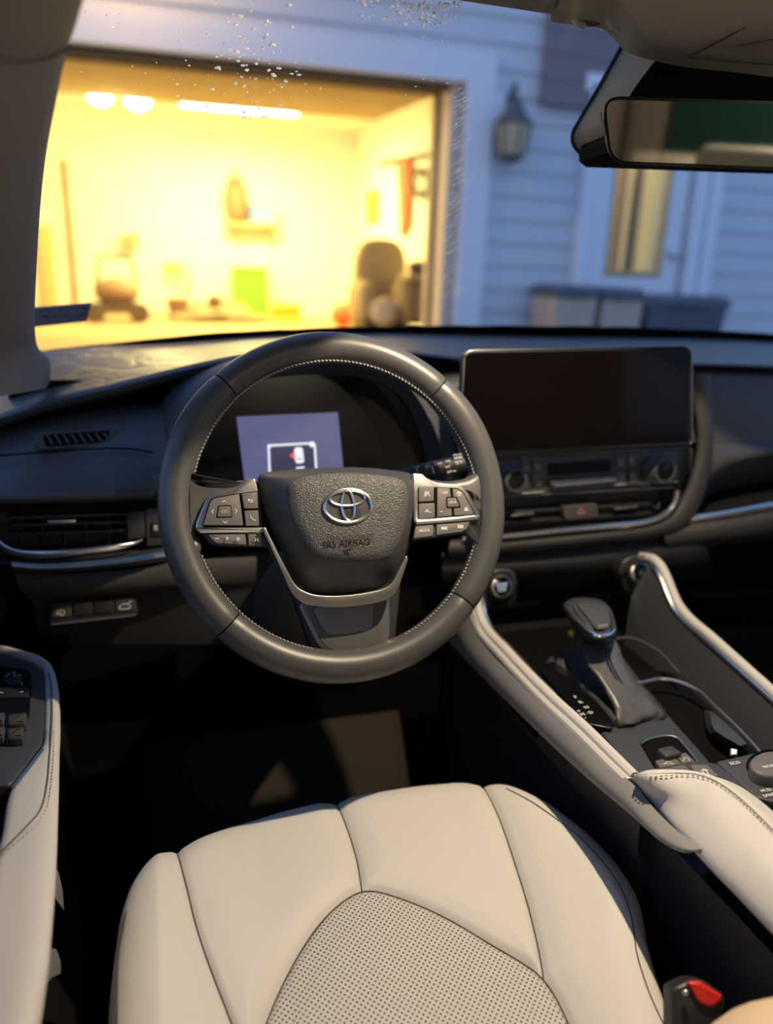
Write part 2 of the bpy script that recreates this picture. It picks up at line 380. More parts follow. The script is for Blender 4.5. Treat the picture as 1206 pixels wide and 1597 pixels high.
# garage interior
GB = 12.5; GC = 3.3; GR = 3.12
obj('floor_garage', M().box(((GX0+GR)/2, (FY+GB)/2+.05, FLZ-.05), (GR-GX0+.2, GB-FY, .1)), m_gfloor, kind='structure', smooth=0)
obj('ceiling_garage', M().box(((GX0+GR)/2, (FY+GB)/2+.15, GC+.05), (GR-GX0+.2, GB-FY, .1)), m_gwall, kind='structure', smooth=0)
obj('wall_back', M().box(((GX0+GR)/2, GB+.05, 2), (GR-GX0+.2, .1, 2.8)), m_gwall, kind='structure', smooth=0)
obj('wall_right', M().box((GR+.05, (FY+GB)/2+.08, 2), (.1, GB-FY, 2.8)), m_gwall, kind='structure', smooth=0)
obj('wall_left', M().box((GX0-.05, (FY+GB)/2+.08, 2), (.1, GB-FY, 2.8)), m_gwall, kind='structure', smooth=0)
# ceiling fixtures
f = empty('ceiling_light', (1.2, 10.6, 3.2), 'long bright strip light on the garage ceiling', 'ceiling light')
obj('housing', M().box((1.2, 10.6, 3.25), (1.5, .3, .07)), m_gwall, f, smooth=0)
obj('diffuser', M().box((1.2, 10.6, 3.185), (1.4, .22, .06)), m_lamp, f, smooth=0)
for i, (a, b, lb) in enumerate((((155,140), 10.0, 'left of the two bright bulbs of the garage ceiling'), ((215,148), 10.0, 'right of the two bright bulbs of the garage ceiling'))):
    c = at(a[0], a[1], 'y', b); f = empty('ceiling_bulb', tuple(c), lb, 'light bulb', 'bare bulbs on the garage ceiling')
    obj('bulb', M().ball(c, .15), m_lamp, f); obj('socket', M().lathe([(.05,0),(.05,.12),(.07,.13),(.07,.2)], c+np.array([0,0,.12]), (0,0,1), 12), m_gwall, f)
c = at(187, 143, 'y', 10.0)
f = empty('ceiling_motor', tuple(c), 'small red unit hanging between the two garage bulbs', 'garage opener')
obj('body', M().box(c, (.14, .2, .14)), m_orange, f, smooth=0); obj('bracket', M().box(c+np.array([0,0,.15]), (.04,.04,.2)), m_iron, f, smooth=0)
# clutter on and along the garage back wall
def gp(px, py, y=12.2): return at(px, py, 'y', y)
def slab(a, b, y, d):                      # box seen between two pixels at depth y
    A = gp(*a, y); B = gp(*b, y); return M().box(((A[0]+B[0])/2, y+d/2, (A[2]+B[2])/2), (abs(B[0]-A[0]), d, abs(B[2]-A[2])))
sh = empty('wall_shelf', tuple(gp(392, 355, 12.3)), 'narrow tan shelf on the garage back wall under the blue box', 'shelf')
obj('board', slab((352, 345), (436, 356), 12.2, .28), m_tan, sh, smooth=0)
for k in (370, 420): obj('bracket', slab((k, 356), (k+4, 372), 12.3, .15), m_tan, sh, smooth=0)
f = empty('hanging_bag', tuple(gp(368, 340, 12.2)), 'brown rounded bag hanging on the garage back wall', 'bag')
A = gp(368, 312, 12.25); obj('pouch', M().ball(A, .24, 10, (.72, .4, 1.25)), m_brown, f)
obj('strap', M().tube([A+np.array([-.1,-.05,.22]), A+np.array([-.03,-.05,.42]), A+np.array([.08,-.05,.24])], .025), m_dkb, f)
f = empty('storage_box', tuple(gp(410, 350, 12.2)), 'pale blue box standing on the tan garage shelf', 'box')
obj('body', slab((390, 322), (430, 349), 12.2, .22), m_blue, f, smooth=0); obj('lid', slab((388, 318), (432, 323), 12.18, .26), m_blue, f, smooth=0)
f = empty('wall_box', tuple(gp(203, 380, 12.3)), 'small tan box mounted low on the bare garage back wall', 'box')
obj('body', slab((193, 366), (216, 384), 12.3, .15), m_tan, f, smooth=0); obj('cover', slab((191, 364), (218, 368), 12.28, .18), m_tan, f, smooth=0)
f = empty('striped_pole', tuple(gp(118, 480, 11.6)), 'tall thin red and white pole leaning at the far left of the garage', 'pole')
for k in range(9):
    a = gp(98+2.4*k, 250+27.5*k, 11.9); b = gp(98+2.4*(k+1), 250+27.5*(k+1), 11.9)
    obj('band', M().tube([a, b], .045, 10), m_orange if k % 2 else m_brown, f)
f = empty('leaning_board', tuple(gp(70, 500, 11)), 'tan board leaning beside the red pole at the left edge of the garage', 'board')
obj('panel', slab((50, 350), (75, 497), 12.1, .08), m_tan, f, smooth=0); obj('edge_strip', slab((75, 350), (80, 497), 12.08, .1), m_yel, f, smooth=0)
# ride-on machine, heap, green boxes
def wheelm(c, r, wd, ax=(0,1,0)): return M().lathe([(r*.5,-wd/2),(r*.9,-wd/2),(r,-wd*.3),(r,wd*.3),(r*.9,wd/2),(r*.5,wd/2)], c, ax, 20)
f = empty('push_mower', tuple(gp(182, 490, 11)), 'brown wheeled lawn machine near the left of the garage', 'mower')
c = gp(182, 455, 11); obj('engine_cover', M().ball(c, .26, 8, (1.1, .8, .7)), m_brown, f)
obj('deck', M().box(c+np.array([0,0,-.2]), (.62,.5,.12)), m_dkb, f, smooth=0)
obj('handle', M().tube([c+np.array([-.25,0,0]), c+np.array([-.2,.3,.42]), c+np.array([.2,.3,.42]), c+np.array([.25,0,0])], .03), m_dkb, f)
for sx_ in (-.27,.27): obj('wheel', wheelm(c+np.array([sx_,-.25,-.25]), .13, .07), m_dkb, f)
f = empty('green_tote', tuple(gp(392, 452, 12)), 'bright green storage tote under the blue box shelf', 'tote')
obj('body', slab((366, 422), (418, 494), 12.0, .4), m_green, f, smooth=0); obj('lid', slab((363, 416), (421, 423), 11.98, .44), m_green, f, smooth=0)
f = empty('garden_plant', tuple(gp(278, 470, 12)), 'yellow green bushy plant by the garage back wall', 'plant')
obj('pot', M().lathe([(.12,0),(.17,.25),(.18,.27)], np.array([gp(278,482,11.9)[0], 11.9, FLZ]), (0,0,1), 14), m_brown, f)
mm = M()
for k in range(46):
    c = gp(278+random.uniform(-22,22), 435+random.uniform(-26,22), 11.9); a = random.uniform(0, 6.28); d = np.array([math.cos(a), math.sin(a)*.5, random.uniform(.2,1)])*.11
    e = np.cross(d, (0,0,1)); e = e/np.linalg.norm(e)*.035; mm.add([c-d, c+e, c+d, c-e], [(0,1,2,3)])
obj('foliage', mm, mat('leaf_green', (.30,.50,.06), .7), f, kind='stuff', smooth=0)
f = empty('tarp_heap', tuple(gp(335, 492, 11.2)), 'low brown covered heap on the garage floor before the green tote', 'tarp')
mm = M(); R_ = []
for j in range(7):
    t = j/6; R_.append([gp(262+160*(i/16), 490-(34*math.sin(math.pi*i/16)+6*math.sin(i*1.7))*math.sin(math.pi*min(1, t+.05)/1.05)**.6*(1 if t < 1 else 0), 11.0)+np.array([0,.7*t,0]) for i in range(17)])
mm.grid(R_); dz_ = min(q[2] for q in mm.v)-FLZ-.004; mm.v = [(q[0],q[1],q[2]-dz_) for q in mm.v]
obj('cover', mm, m_brown, f); obj('weight', M().ball(gp(335, 470, 10.9), .1, 6), m_dkb, f)
obj('white_ball', M().ball(gp(333, 466, 11.45), .08, 8), m_trim, label='white ball on top of the brown heap in the garage', cat_='ball')
f = empty('yellow_crate', tuple(gp(448, 500, 11)), 'low yellow crate on the garage floor right of the brown heap', 'crate')
obj('body', slab((427, 478), (470, 500), 11, .35), m_yel, f, smooth=0); obj('rim', slab((425, 475), (472, 480), 10.98, .39), m_yel, f, smooth=0)
obj('orange_ball', M().ball([gp(535,487,10.6)[0], 10.6, FLZ+.16], .16, 10), m_orange, label='orange red ball on the garage floor left of the tan armchair', cat_='ball')
# armchair with things on it, right of garage
f = empty('tan_armchair', tuple(at(600, 510, 'y', 8.5)), 'large tan padded armchair in the right of the garage', 'armchair')
A = lambda px, py, y=9.6: at(px, py, 'y', y-1.1)
def pill(c, d, k=3.2):
    rings = []; n = 20
    for j in range(9):
        t = -math.pi/2 + math.pi*j/8; rr = abs(math.cos(t))**(2/k); z = math.copysign(abs(math.sin(t))**(2/k), math.sin(t))
        rings.append([np.array(c)+np.array([math.copysign(abs(math.cos(a))**(2/k), math.cos(a))*rr*d[0]/2, math.copysign(abs(math.sin(a))**(2/k), math.sin(a))*rr*d[1]/2, z*d[2]/2]) for a in [2*math.pi*i/n for i in range(n)]])
    return M().loft(rings)
ac_ = A(594, 485, 9.5); obj('base', M().box((ac_[0], ac_[1], (FLZ+ac_[2]-.08)/2), (.5, .5, ac_[2]-.08-FLZ)), m_dkb, f, smooth=0)
obj('backrest', pill(A(592, 440, 10.0), (.62, .3, .95)), m_tan, f); obj('armrest', pill(A(562, 470, 9.6), (.18, .7, .45)), m_tan, f)
obj('armrest', pill(A(625, 470, 9.6), (.18, .7, .45)), m_tan, f); obj('seat_cushion', pill(A(594, 485, 9.5), (.5, .6, .25)), m_tan, f)
obj('round_cushion', pill(A(600, 486, 9.2), (.3, .2, .3), 2), mat('pale_cushion', (.75,.6,.35), .9), label='round pale cushion on the tan armchair seat', cat_='cushion')
f = empty('dark_cabinet', tuple(A(650, 505, 9.3)), 'dark brown cabinet beside the tan armchair at the garage opening', 'cabinet')
obj('body', slab((640, 437), (680, 507), 7.75, .3), m_dkb, f, smooth=0); obj('top', slab((637, 428), (683, 438), 7.73, .33), m_tan, f, smooth=0); obj('door', slab((645, 445), (674, 500), 7.72, .03), m_brown, f, smooth=0)
obj('folded_blanket', pill(A(658, 418, 9.0), (.28, .24, .14)), m_dkb, label='dark folded blanket lying on top of the dark cabinet', cat_='blanket')
# on right garage wall (x = GR)
def wp(px, py): return at(px, py, 'x', GR-.06)
def wslab(a, b, c, d, th=.06):             # quad on the right wall between pixels
    fr = Fr((GR-.02, 0, 0), (0,-1,0), (0,0,1)); return plate_m([a, b, c, d], fr, 0, th)
def plate_m(pts, fr, w0, w1): return M().prism([np.array(fr.px(x, y, w1)) for x, y in pts], fr, w0, w1)
f = empty('wall_rail', (GR-.1, 9.5, 2.4), 'dark rail along the right garage wall above the red cloth', 'rail')
obj('rail', wslab((588,252),(672,236),(672,242),(588,258)), m_dkb, f, smooth=0)
obj('red_cloth', wslab((618,252),(636,249),(634,345),(624,370)), m_orange, label='long red cloth hanging on the right garage wall', cat_='cloth', smooth=0)
rg = [wp(655+13*math.cos(a), 285+20*math.sin(a)) for a in [2*math.pi*k/16 for k in range(16)]]
obj('hanging_hose', M().tube(rg, .035, 8, True, up=(1,0,0)), m_dkb, label='dark coiled hose hanging right of the red cloth', cat_='hose')
obj('yellow_poster', wslab((570,300),(588,296),(588,345),(572,350), .02), m_yel, label='yellow sheet on the right garage wall left of the red cloth', cat_='poster', smooth=0)
# ---- shutter-like panel, lantern, door, bins
f = empty('upper_panel', tuple(hx(900, 165)), 'grey brown boarded panel high on the house wall behind the mirror', 'panel')
P0 = hx(838, 165); P1 = (5.5, FY, 4.2); zz = P0[2]
while zz < 4.1: obj('panel_board', M().box(((P0[0]+5.5)/2, FY-.085, zz+.095), (5.5-P0[0], .05, .185)), m_shut, f, smooth=0); zz += .19
obj('backing', M().box(((P0[0]+5.5)/2, FY-.045, 3.45), (5.5-P0[0], .03, 1.25)), m_shut, f, smooth=0)
LC = hx(787, 207) + np.array([0,-.18,0])
f = empty('wall_lantern', tuple(LC), 'dark outdoor wall lantern with frosted glass beside the garage', 'lantern')
obj('wall_plate', M().box(LC+np.array([-.10,.14,.15]), (.11,.05,.30)), m_trim, f, smooth=0)
obj('arm', M().tube([LC+np.array([0,.14,.25]), LC+np.array([0,.02,.36]), LC+np.array([0,0,.26])], .02), m_iron, f)
obj('cap', M().lathe([(.02,.26),(.05,.23),(.09,.14),(.165,.06),(.17,.04)], LC, (0,0,1), 6), m_iron, f, smooth=10)
obj('glass_body', M().lathe([(.15,.04),(.13,-.1),(.10,-.20)], LC, (0,0,1), 6), m_frost, f, smooth=10)
for k in range(6):
    a = math.radians(60*k+90); d = lambda r, z: LC+np.array([math.cos(a)*r, math.sin(a)*r, z])
    obj('frame_bar', M().tube([d(.155,.04), d(.135,-.1), d(.105,-.2)], .012, 6), m_iron, f)
obj('base_cap', M().lathe([(.11,-.20),(.10,-.23),(.03,-.27)], LC, (0,0,1), 6), m_iron, f, smooth=10)
d1 = empty('door_1', tuple(hx(1000, 430))); d1['kind'] = 'structure'
fx = lambda px, py: hx(px, py)[0]
obj('door_slab', M().frame([(DX0-.22,.6),(DX1+.20,.6),(DX1+.20,2.9),(DX0-.22,2.9)], [(DX0,DZ0),(DX1,DZ0),(DX1,DZ1),(DX0,DZ1)], FA, -.02, .05), m_trim, d1, smooth=0)
for x in (DX0-.30, DX1+.31, DX1+.47):
    obj('casing', M().box((x, FY-.06, 1.75), (.10 if x < 5.1 else .13, .12, 2.5)), m_trim, d1, smooth=0)
obj('head_casing', M().box(((DX0+DX1)/2+.08, FY-.06, 3.02), (DX1-DX0+1.0, .12, .14)), m_trim, d1, smooth=0)
obj('glazing_bead', M().frame([(DX0,DZ0),(DX1,DZ0),(DX1,DZ1),(DX0,DZ1)], [(DX0+.03,DZ0+.05),(DX1-.03,DZ0+.05),(DX1-.03,DZ1-.03),(DX0+.03,DZ1-.03)], FA, .0, .06), m_tan, d1, smooth=0)
obj('pane', M().box(((DX0+DX1)/2, FY-.01, (DZ0+DZ1)/2), (DX1-DX0, .008, DZ1-DZ0)), m_glass, d1, smooth=0)
obj('handle', M().lathe([(.02,0),(.045,.03),(.045,.06),(.01,.08)], (DX1+.10, FY-.06, 1.62), (0,-1,0), 12), m_chrome, d1)
# hall behind the door
x0, x1 = DX0-.5, DX1+1.6
for nm, c, s in (('wall_hall_back', ((x0+x1)/2, 9.0, 2), (x1-x0, .1, 2.8)), ('wall_hall_left', (x0, 8.1, 2), (.1, 1.9, 2.8)), ('wall_hall_right', (x1, 8.1, 2), (.1, 1.9, 2.8)), ('ceiling_hall', ((x0+x1)/2, 8.1, 3.4), (x1-x0, 1.9, .1)), ('floor_hall', ((x0+x1)/2, 8.1, .6), (x1-x0, 1.9, .1))): obj(nm, M().box(c, s), m_gwall, kind='structure', smooth=0)
f = empty('hall_coat', (4.8, 8.6, .65), 'dark long coat hanging inside behind the lit door pane', 'coat')
cx_ = at(990, 350, 'y', 7.8)
obj('coat_body', pill(cx_+np.array([-.02,0,-.1]), (.10,.10,1.6), 4), m_dkb, f); obj('hook', M().tube([cx_+np.array([0,0,.7]), cx_+np.array([0,1.2,.75])], .015), m_iron, f)
c = at(963, 360, 'y', 7.7); obj('brown_post', M().box((c[0],c[1],1.65), (.05,.1,2.0)), m_brown, label='brown upright board inside at the left of the lit door pane', cat_='post', smooth=0)
c = at(1030, 345, 'y', 8.94); obj('red_notice', M().box(c, (.08,.02,.1)), m_orange, label='tiny red notice on the wall inside the lit door', cat_='notice', smooth=0)
# outside bins by the door
BY = 6.35
def bin_(x0, x1, z1, body, lid, lb, nm, gl):
    f = empty(nm, ((x0+x1)/2, BY+.2, .5), lb, 'bin', None)
    w = x1-x0; R1 = [((x0+x1)/2+s*w*k, BY+.25+q*.25*k2, z) for s, q, k, k2, z in ()]
    def ring(k, z): return [np.array([(x0+x1)/2+sx*w*k/2, BY+.28+sy*.26*k, z]) for sx, sy in ((-1,-1),(1,-1),(1,1),(-1,1))]
    obj('body', M().loft([ring(.82, .5), ring(.95, z1-.1)]), body, f, smooth=0)
    obj('lid', M().loft([ring(1.02, z1-.1), ring(1.02, z1-.05), ring(.85, z1)]), lid, f, smooth=0)
    obj('handle', M().tube([(x0+w*.3, BY+.02, z1-.07), (x0+w*.3, BY-.05, z1-.07), (x1-w*.3, BY-.05, z1-.07), (x1-w*.3, BY+.02, z1-.07)], .015), lid, f)
    return f
q = lambda px, py: at(px, py, 'y', BY)
bin_(q(868,480)[0], q(935,480)[0], q(900,446)[2], m_bint, m_bin, 'tan bin with dark lid, leftmost of the bins by the house door', 'tan_bin', 0)
bin_(q(942,480)[0], q(1008,480)[0], q(975,450)[2], m_bint, m_bin, 'middle bin with dark hood between the tan bin and the wide blue grey bin', 'middle_bin', 0)
bin_(q(1010,480)[0], q(1142,480)[0], q(1075,462)[2], m_bin, m_bin, 'wide low blue grey bin, rightmost by the house door', 'wide_bin', 0)
# ================================================================== CAR SHELL
# windshield: plane through base and header
WS0 = np.array([.56, 1.42, 1.295]); WSU = np.array([0, -.70, .385])
WF = Fr(WS0, (1,0,0), WSU)                  # normal points up/forward... u right, v up the glass
def wsp(px, py, w=0.0):
    a = WF.px(px, py, w); return WF.W(a[0], a[1], w)
win = empty('window_1', tuple(WS0)); win['kind'] = 'structure'
gr = []
for j in range(13):
    v = -.03 + .86*j/12
    gr.append([WF.W(-.86+.125*i*1.1, v, -.035*((-.86+.1375*i)/.86)**2) for i in range(14)])
obj('glass_pane', M().grid(gr), m_glass, win, smooth=60)
bd = [(40,556),(57,552),(120,545),(200,536),(300,526),(450,514),(603,510),(750,509),(900,510),(1060,514),(1206,522),(1330,532)]
mm = M(); top = cat([wsp(x, y-(4 if x < 350 else 1), -.004) for x, y in bd], 60); bot = cat([wsp(x, y+14, -.004) for x, y in bd], 60)
for i in range(60): top[i] = top[i] + np.array([0,0,random.uniform(-.0008,.0008)])
obj('frit_band', mm.grid([top, bot]), m_void, win, solid=.002)
# frost crystals and streaks on the outer face
mm = M()
def crystal(px, py, s):
    c = wsp(px, py, -.004); n = 5; a0 = random.uniform(0, 6); e = random.uniform(.5, 1.6)
    top = c - WF.w*s*.35; pts = [c + (WF.u*math.cos(a0+6.283*k/n)*e + WF.v*math.sin(a0+6.283*k/n))*s*random.uniform(.6, 1.1) for k in range(n)]
    mm.add(pts+[top], [(k, (k+1) % n, n) for k in range(n)]+[tuple(range(n-1,-1,-1))])
for k in range(260):
    x = random.gauss(655, 48); y = random.uniform(2, 42) - abs(x-655)*.1
    if 540 < x < 720: crystal(x, max(y, -5), random.uniform(.0009, .0023))
for k in range(110): crystal(random.gauss(395, 50), random.gauss(95, 42), random.uniform(.0010, .0030))
for k in range(60): crystal(random.uniform(110, 700), random.uniform(5, 160), random.uniform(.0006, .0016))
obj('frost_crystals', mm, m_ice, win, smooth=0, kind='stuff')
mm = M()
for k in range(150):
    t = random.random(); x = 722-22*t+random.uniform(-16, 14); y = 140+350*t; L_ = random.uniform(5, 16)
    a = wsp(x, y, -.003); b = wsp(x+L_, y-L_*random.uniform(.4,.8), -.003); mm.tube([a, (a+b)/2-WF.w*.0005, b], [.0002, .0006, .0002], 4)
obj('water_streaks', mm, m_ice, win, smooth=0, kind='stuff')
# sticker on the glass, lower left
st = plate('windshield_sticker', [(46,481),(143,473),(135,502),(46,511)], WF, .003, .0045, mat('grey_vinyl_label', (.30,.30,.34), .6), label='small grey inspection sticker with dark scribbled lettering on lower left windshield', cat_='sticker', smooth=0)
sg = []
for k in range(26):
    x = 64+random.uniform(0, 70); y = 484+random.choice((0, 9, 10))+random.uniform(-1.5, 1.5)-(x-64)*.05; sg.append(((x, y), (x+random.uniform(2, 7), y+random.uniform(-2, 2))))
for x in (70, 112): sg.append(((x, 496), (x+16, 493)))
obj('lettering', M().add(*(lambda q: (q.v, q.f))(lines(WF, sg, .0049, .0008))), m_void, st, smooth=0)
# headliner
hl = []
for j, (y, z) in enumerate([(-2.6,1.66),(-1.6,1.72),(-.4,1.745),(.3,1.735),(.62,1.715),(.74,1.695),(.79,1.683),(.80,1.69)]):
    hl.append([np.array([-.32+1.76*i/14, y - (.10*((i-7)/7)**2 if y > .6 else 0), z-.05*abs((i-7)/7)**4]) for i in range(15)])
obj('ceiling', M().grid(hl), m_head, kind='structure', solid=-.02, smooth=60)
# overhead console pod and lamp
pod = empty('overhead_console', (.56, .68, 1.68), 'beige overhead console bulging from the headliner above the mirror', 'console')
R_ = [[(860,34,.80),(885,38,.80),(910,41,.80),(938,44,.80),(956,58,.80),(976,80,.80),(1030,97,.80),(1080,106,.80),(1140,112,.80),(1206,120,.80),(1300,130,.80)],
      [(860,22,.79),(885,26,.785),(912,28,.785),(945,32,.78),(968,46,.775),(988,66,.77),(1035,82,.77),(1085,90,.77),(1140,97,.77),(1206,103,.77),(1300,112,.77)],
      [(870,8,.76),(895,15,.755),(920,10,.75),(955,12,.745),(980,24,.735),(1005,36,.73),(1045,44,.72),(1095,50,.72),(1145,55,.72),(1206,62,.72),(1300,70,.72)],
      [(880,-40,.70),(905,-36,.69),(935,-36,.68),(970,-34,.67),(1000,-28,.66),(1030,-22,.65),(1060,-18,.64),(1110,-14,.64),(1160,-10,.64),(1206,-6,.64),(1300,4,.64)],
      [(890,-140,.62),(920,-140,.61),(950,-140,.60),(985,-140,.59),(1015,-138,.58),(1045,-136,.57),(1080,-130,.56),(1130,-126,.56),(1180,-122,.56),(1230,-118,.56),(1320,-110,.56)]]
obj('shell', M().grid(rows(R_, 60, 24)), m_head, pod, smooth=70)
def cline(pts, r, up=(0,0,1), n=24): return M().tube(cat([at(*p[:2], 'y', p[2]) for p in pts], n), r, 6, up=up)
obj('panel_seam', cline([(1075,89,.765),(1120,66,.733),(1165,40,.70),(1206,14,.665),(1240,-8,.64)], .0011), m_dkb, pod)
obj('panel_seam', cline([(1072,90,.766),(1130,96,.766),(1206,101,.766)], .0009), m_dkb, pod)
obj('panel_seam', cline([(1150,72,.735),(1206,62,.718)], .0008), m_dkb, pod)
obj('clip', M().tube(cat([at(895,24,'y',.79), at(900,35,'y',.79), at(912,40,'y',.79)], 8), .003, 8), m_pad, pod)
obj('clip', M().tube(cat([at(949,22,'y',.775), at(953,38,'y',.78), at(966,46,'y',.78)], 8), .0035, 8), m_pad, pod)
obj('notch', M().ball(at(918, 31, 'y', .792), .013, 8, (1.25, .3, .45)), m_dkb, pod)
obj('map_lamp_lens', M().lathe([(.014,0),(.014,.004),(.010,.006)], (LAMP[0], LAMP[1], LAMP[2]+.011), (0,0,1), 20), m_lens, pod)
# shroud behind the mirror
shr = empty('sensor_shroud', (.56, .9, 1.62), 'black sensor housing on the windshield behind the rearview mirror', 'housing')
f0 = [(975,62),(932,140),(892,208),(893,226),(912,246),(934,258),(1206,268),(1330,272),(1330,60)]
f1 = [(1040,75),(1018,100),(985,145),(962,190),(950,222),(950,238),(962,248),(1206,258),(1330,262),(1330,70)]
ra = [at(*p, 'y', .90) for p in cat(f0, 48, True)]; rb = [at(*p, 'y', .80) for p in cat(f1, 48, True)]
fa = [at(*p, 'y', .90) for p in f0]; fb = [at(*p, 'y', .80) for p in f1]
m_shr = mat('painted_warm_housing', (0.24, 0.155, 0.08), 0.6, spec=0.2)  # lamp warmth put into the base colour of the black housing's facet
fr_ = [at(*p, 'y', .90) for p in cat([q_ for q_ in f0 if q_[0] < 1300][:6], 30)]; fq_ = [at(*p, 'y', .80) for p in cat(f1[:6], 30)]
obj('side_facet', M().grid([fr_, fq_]), m_shr, shr, smooth=60, label='left facet of the housing with warm lamp light painted in tan')
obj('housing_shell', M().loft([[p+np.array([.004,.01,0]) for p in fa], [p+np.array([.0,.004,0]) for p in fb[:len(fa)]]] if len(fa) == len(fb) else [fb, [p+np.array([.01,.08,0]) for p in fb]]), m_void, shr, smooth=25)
obj('edge_lip', M().tube([at(*p, 'y', .895) for p in rp(f0[:6], 10, closed=False)], .0022, 8, up=(0,1,0)), m_blk, shr)
# rearview mirror
MY = .752
mir = empty('rearview_mirror', tuple(at(1110, 205, 'y', MY)), 'frameless black rearview mirror reflecting the beige rear cabin', 'mirror')
def gxz(p): return at(p[0], p[1], 'y', MY)
Lx, Rx = at(941, 205, 'y', MY)[0], .688
vin = at(1110, 205, 'y', MY)-CAMP; vin /= np.linalg.norm(vin)
vout = np.array([-.145, -.985, -.085]); vout /= np.linalg.norm(vout)
nM = vout-vin; nM /= np.linalg.norm(nM)
U_ = np.cross((0,0,1), nM); U_ /= np.linalg.norm(U_)
MF = Fr(gxz((941,205)), U_, np.cross(nM, U_))
ol = [MF.px(*p) for p in rp([(938,150),(1010,150),(1206,157)], 1, 2, False)]
co = [MF.px(*p) for p in ((938,149),(1206,157),(1206,266),(950,256))]
wid = .262
uL, vT, vB = co[0][0], co[0][1], co[3][1]
P_ = [np.array(MF.px(*p)) for p in rp([(938,149),(1206,158),(1260,160)], 1, 1, False)]
du = np.array([1.0, (co[1][1]-co[0][1])/(co[1][0]-co[0][0])]); db = np.array([1.0, (co[2][1]-co[3][1])/(co[2][0]-co[3][0])])
TL = np.array(co[0]); BL = np.array(co[3]); TRc = TL+du*wid; BRc = BL+db*(wid-.02)
def mpoly(ins, r): return inset(rp([TL, TRc, BRc, BL], r, 8), ins)
obj('mirror_housing', M().loft([[MF.W(p[0]*1, p[1], -.022) for p in mpoly(.008, .02)], [MF.W(p[0], p[1], -.012) for p in mpoly(.001, .02)], [MF.W(p[0], p[1], -.002) for p in mpoly(0, .02)], [MF.W(p[0], p[1], .0) for p in mpoly(.0015, .02)]]), m_blk, mir)
obj('bezel', M().frame(mpoly(.0005, .02), mpoly(.0032, .0185), MF, -.001, .0008), m_gloss, mir)
obj('left_edge_highlight', M().tube([MF.W(p[0], p[1], -.004) for p in [TL+np.array([.0012,-.014]), TL*.5+BL*.5+np.array([-.0002,0]), BL+np.array([.0006,.016])]], .0013, 8), m_chrome, mir, label='highlight on the left mirror rim modelled as a bright strip')  # rim highlight built in as a thin chrome tube
obj('mirror_glass', M().prism(mpoly(.0030, .0185), MF, -.001, .0004), m_mirr, mir, smooth=0)
obj('mount_arm', M().tube([MF.W(.13, -.02, -.02), MF.W(.13, -.01, -.05)], .011, 12), m_blk, mir)
# what the mirror sees behind
def refl(px, py, ax, val):
    a = MF.px(px, py, .0004); p = MF.W(a[0], a[1], .0004); d = p-CAMP; d /= np.linalg.norm(d); r = d-2*(d@nM)*nM
    i = 'xyz'.index(ax); return p + r*((val-p[i])/r[i])
RY = -2.4
q0 = [refl(*p, 'y', RY) for p in ((1054,150),(1260,150),(1260,246),(1049,238))]
rw = empty('window_2', tuple(np.mean(q0, 0))); rw['kind'] = 'structure'
xs = [p[0] for p in q0]; zs = [p[2] for p in q0]
gx0, gx1, gz0, gz1 = min(xs), max(xs), min(zs), max(zs)
RF = Fr((0, RY, 0), (-1,0,0), (0,0,1))
obj('tinted_pane', M().box(((gx0+gx1)/2, RY, (gz0+gz1)/2), (gx1-gx0, .02, gz1-gz0)), m_dgreen, rw, smooth=0)
# rear cabin, seen in the mirror
mm = M(); mm.box(((gx0+gx1)/2, RY-.04, (gz0+gz1)/2), (2.6, .03, 2.2)); obj('wall_rear', mm, m_pillar, kind='structure', smooth=0)
sgn = 1 if refl(960,200,'y',RY)[0] < refl(1050,200,'y',RY)[0] else -1
a = refl(1052, 250, 'y', RY+.05); b = refl(980, 250, 'y', RY+.05)
def rbox(p0, p1, yy, d):
    A_ = refl(*p0, 'y', yy); B_ = refl(*p1, 'y', yy); return pill(((A_[0]+B_[0])/2, yy-d/2, (A_[2]+B_[2])/2), (abs(A_[0]-B_[0]), d, abs(A_[2]-B_[2])), 8)
for k_, xx in ((8, -.315), (9, 1.455)): obj('trim_%d' % k_, M().box((xx, -1.5, 1.45), (.012, 1.8, .62)), m_pillar, kind='structure', smooth=0)
A_ = refl(986, 200, 'y', RY); obj('trim_6', M().box((A_[0], RY+.03, A_[2]), (.012, .05, 1.2)), m_side, kind='structure', smooth=0)
rs = empty('rear_seat', tuple(refl(1010, 262, 'y', -1.9)), 'beige rear bench backrest reflected along the bottom of the mirror', 'seat')
for a, b in (((984,238),(1020,275)),((1023,240),(1078,278))): obj('backrest', rbox(a, b, -1.9, .12), m_pad, rs)
hr = empty('headrest', tuple(refl(1140, 270, 'y', -1.0)), 'large beige headrest reflected at the bottom of the mirror', 'headrest')
obj('cushion', rbox((1086,229), (1205,300), -1.0, .12), m_pad, hr)
obj('post', M().tube([refl(1145,290,'y',-1.05), refl(1145,290,'y',-1.05)-np.array([0,0,.2])], .008), m_chrome, hr)
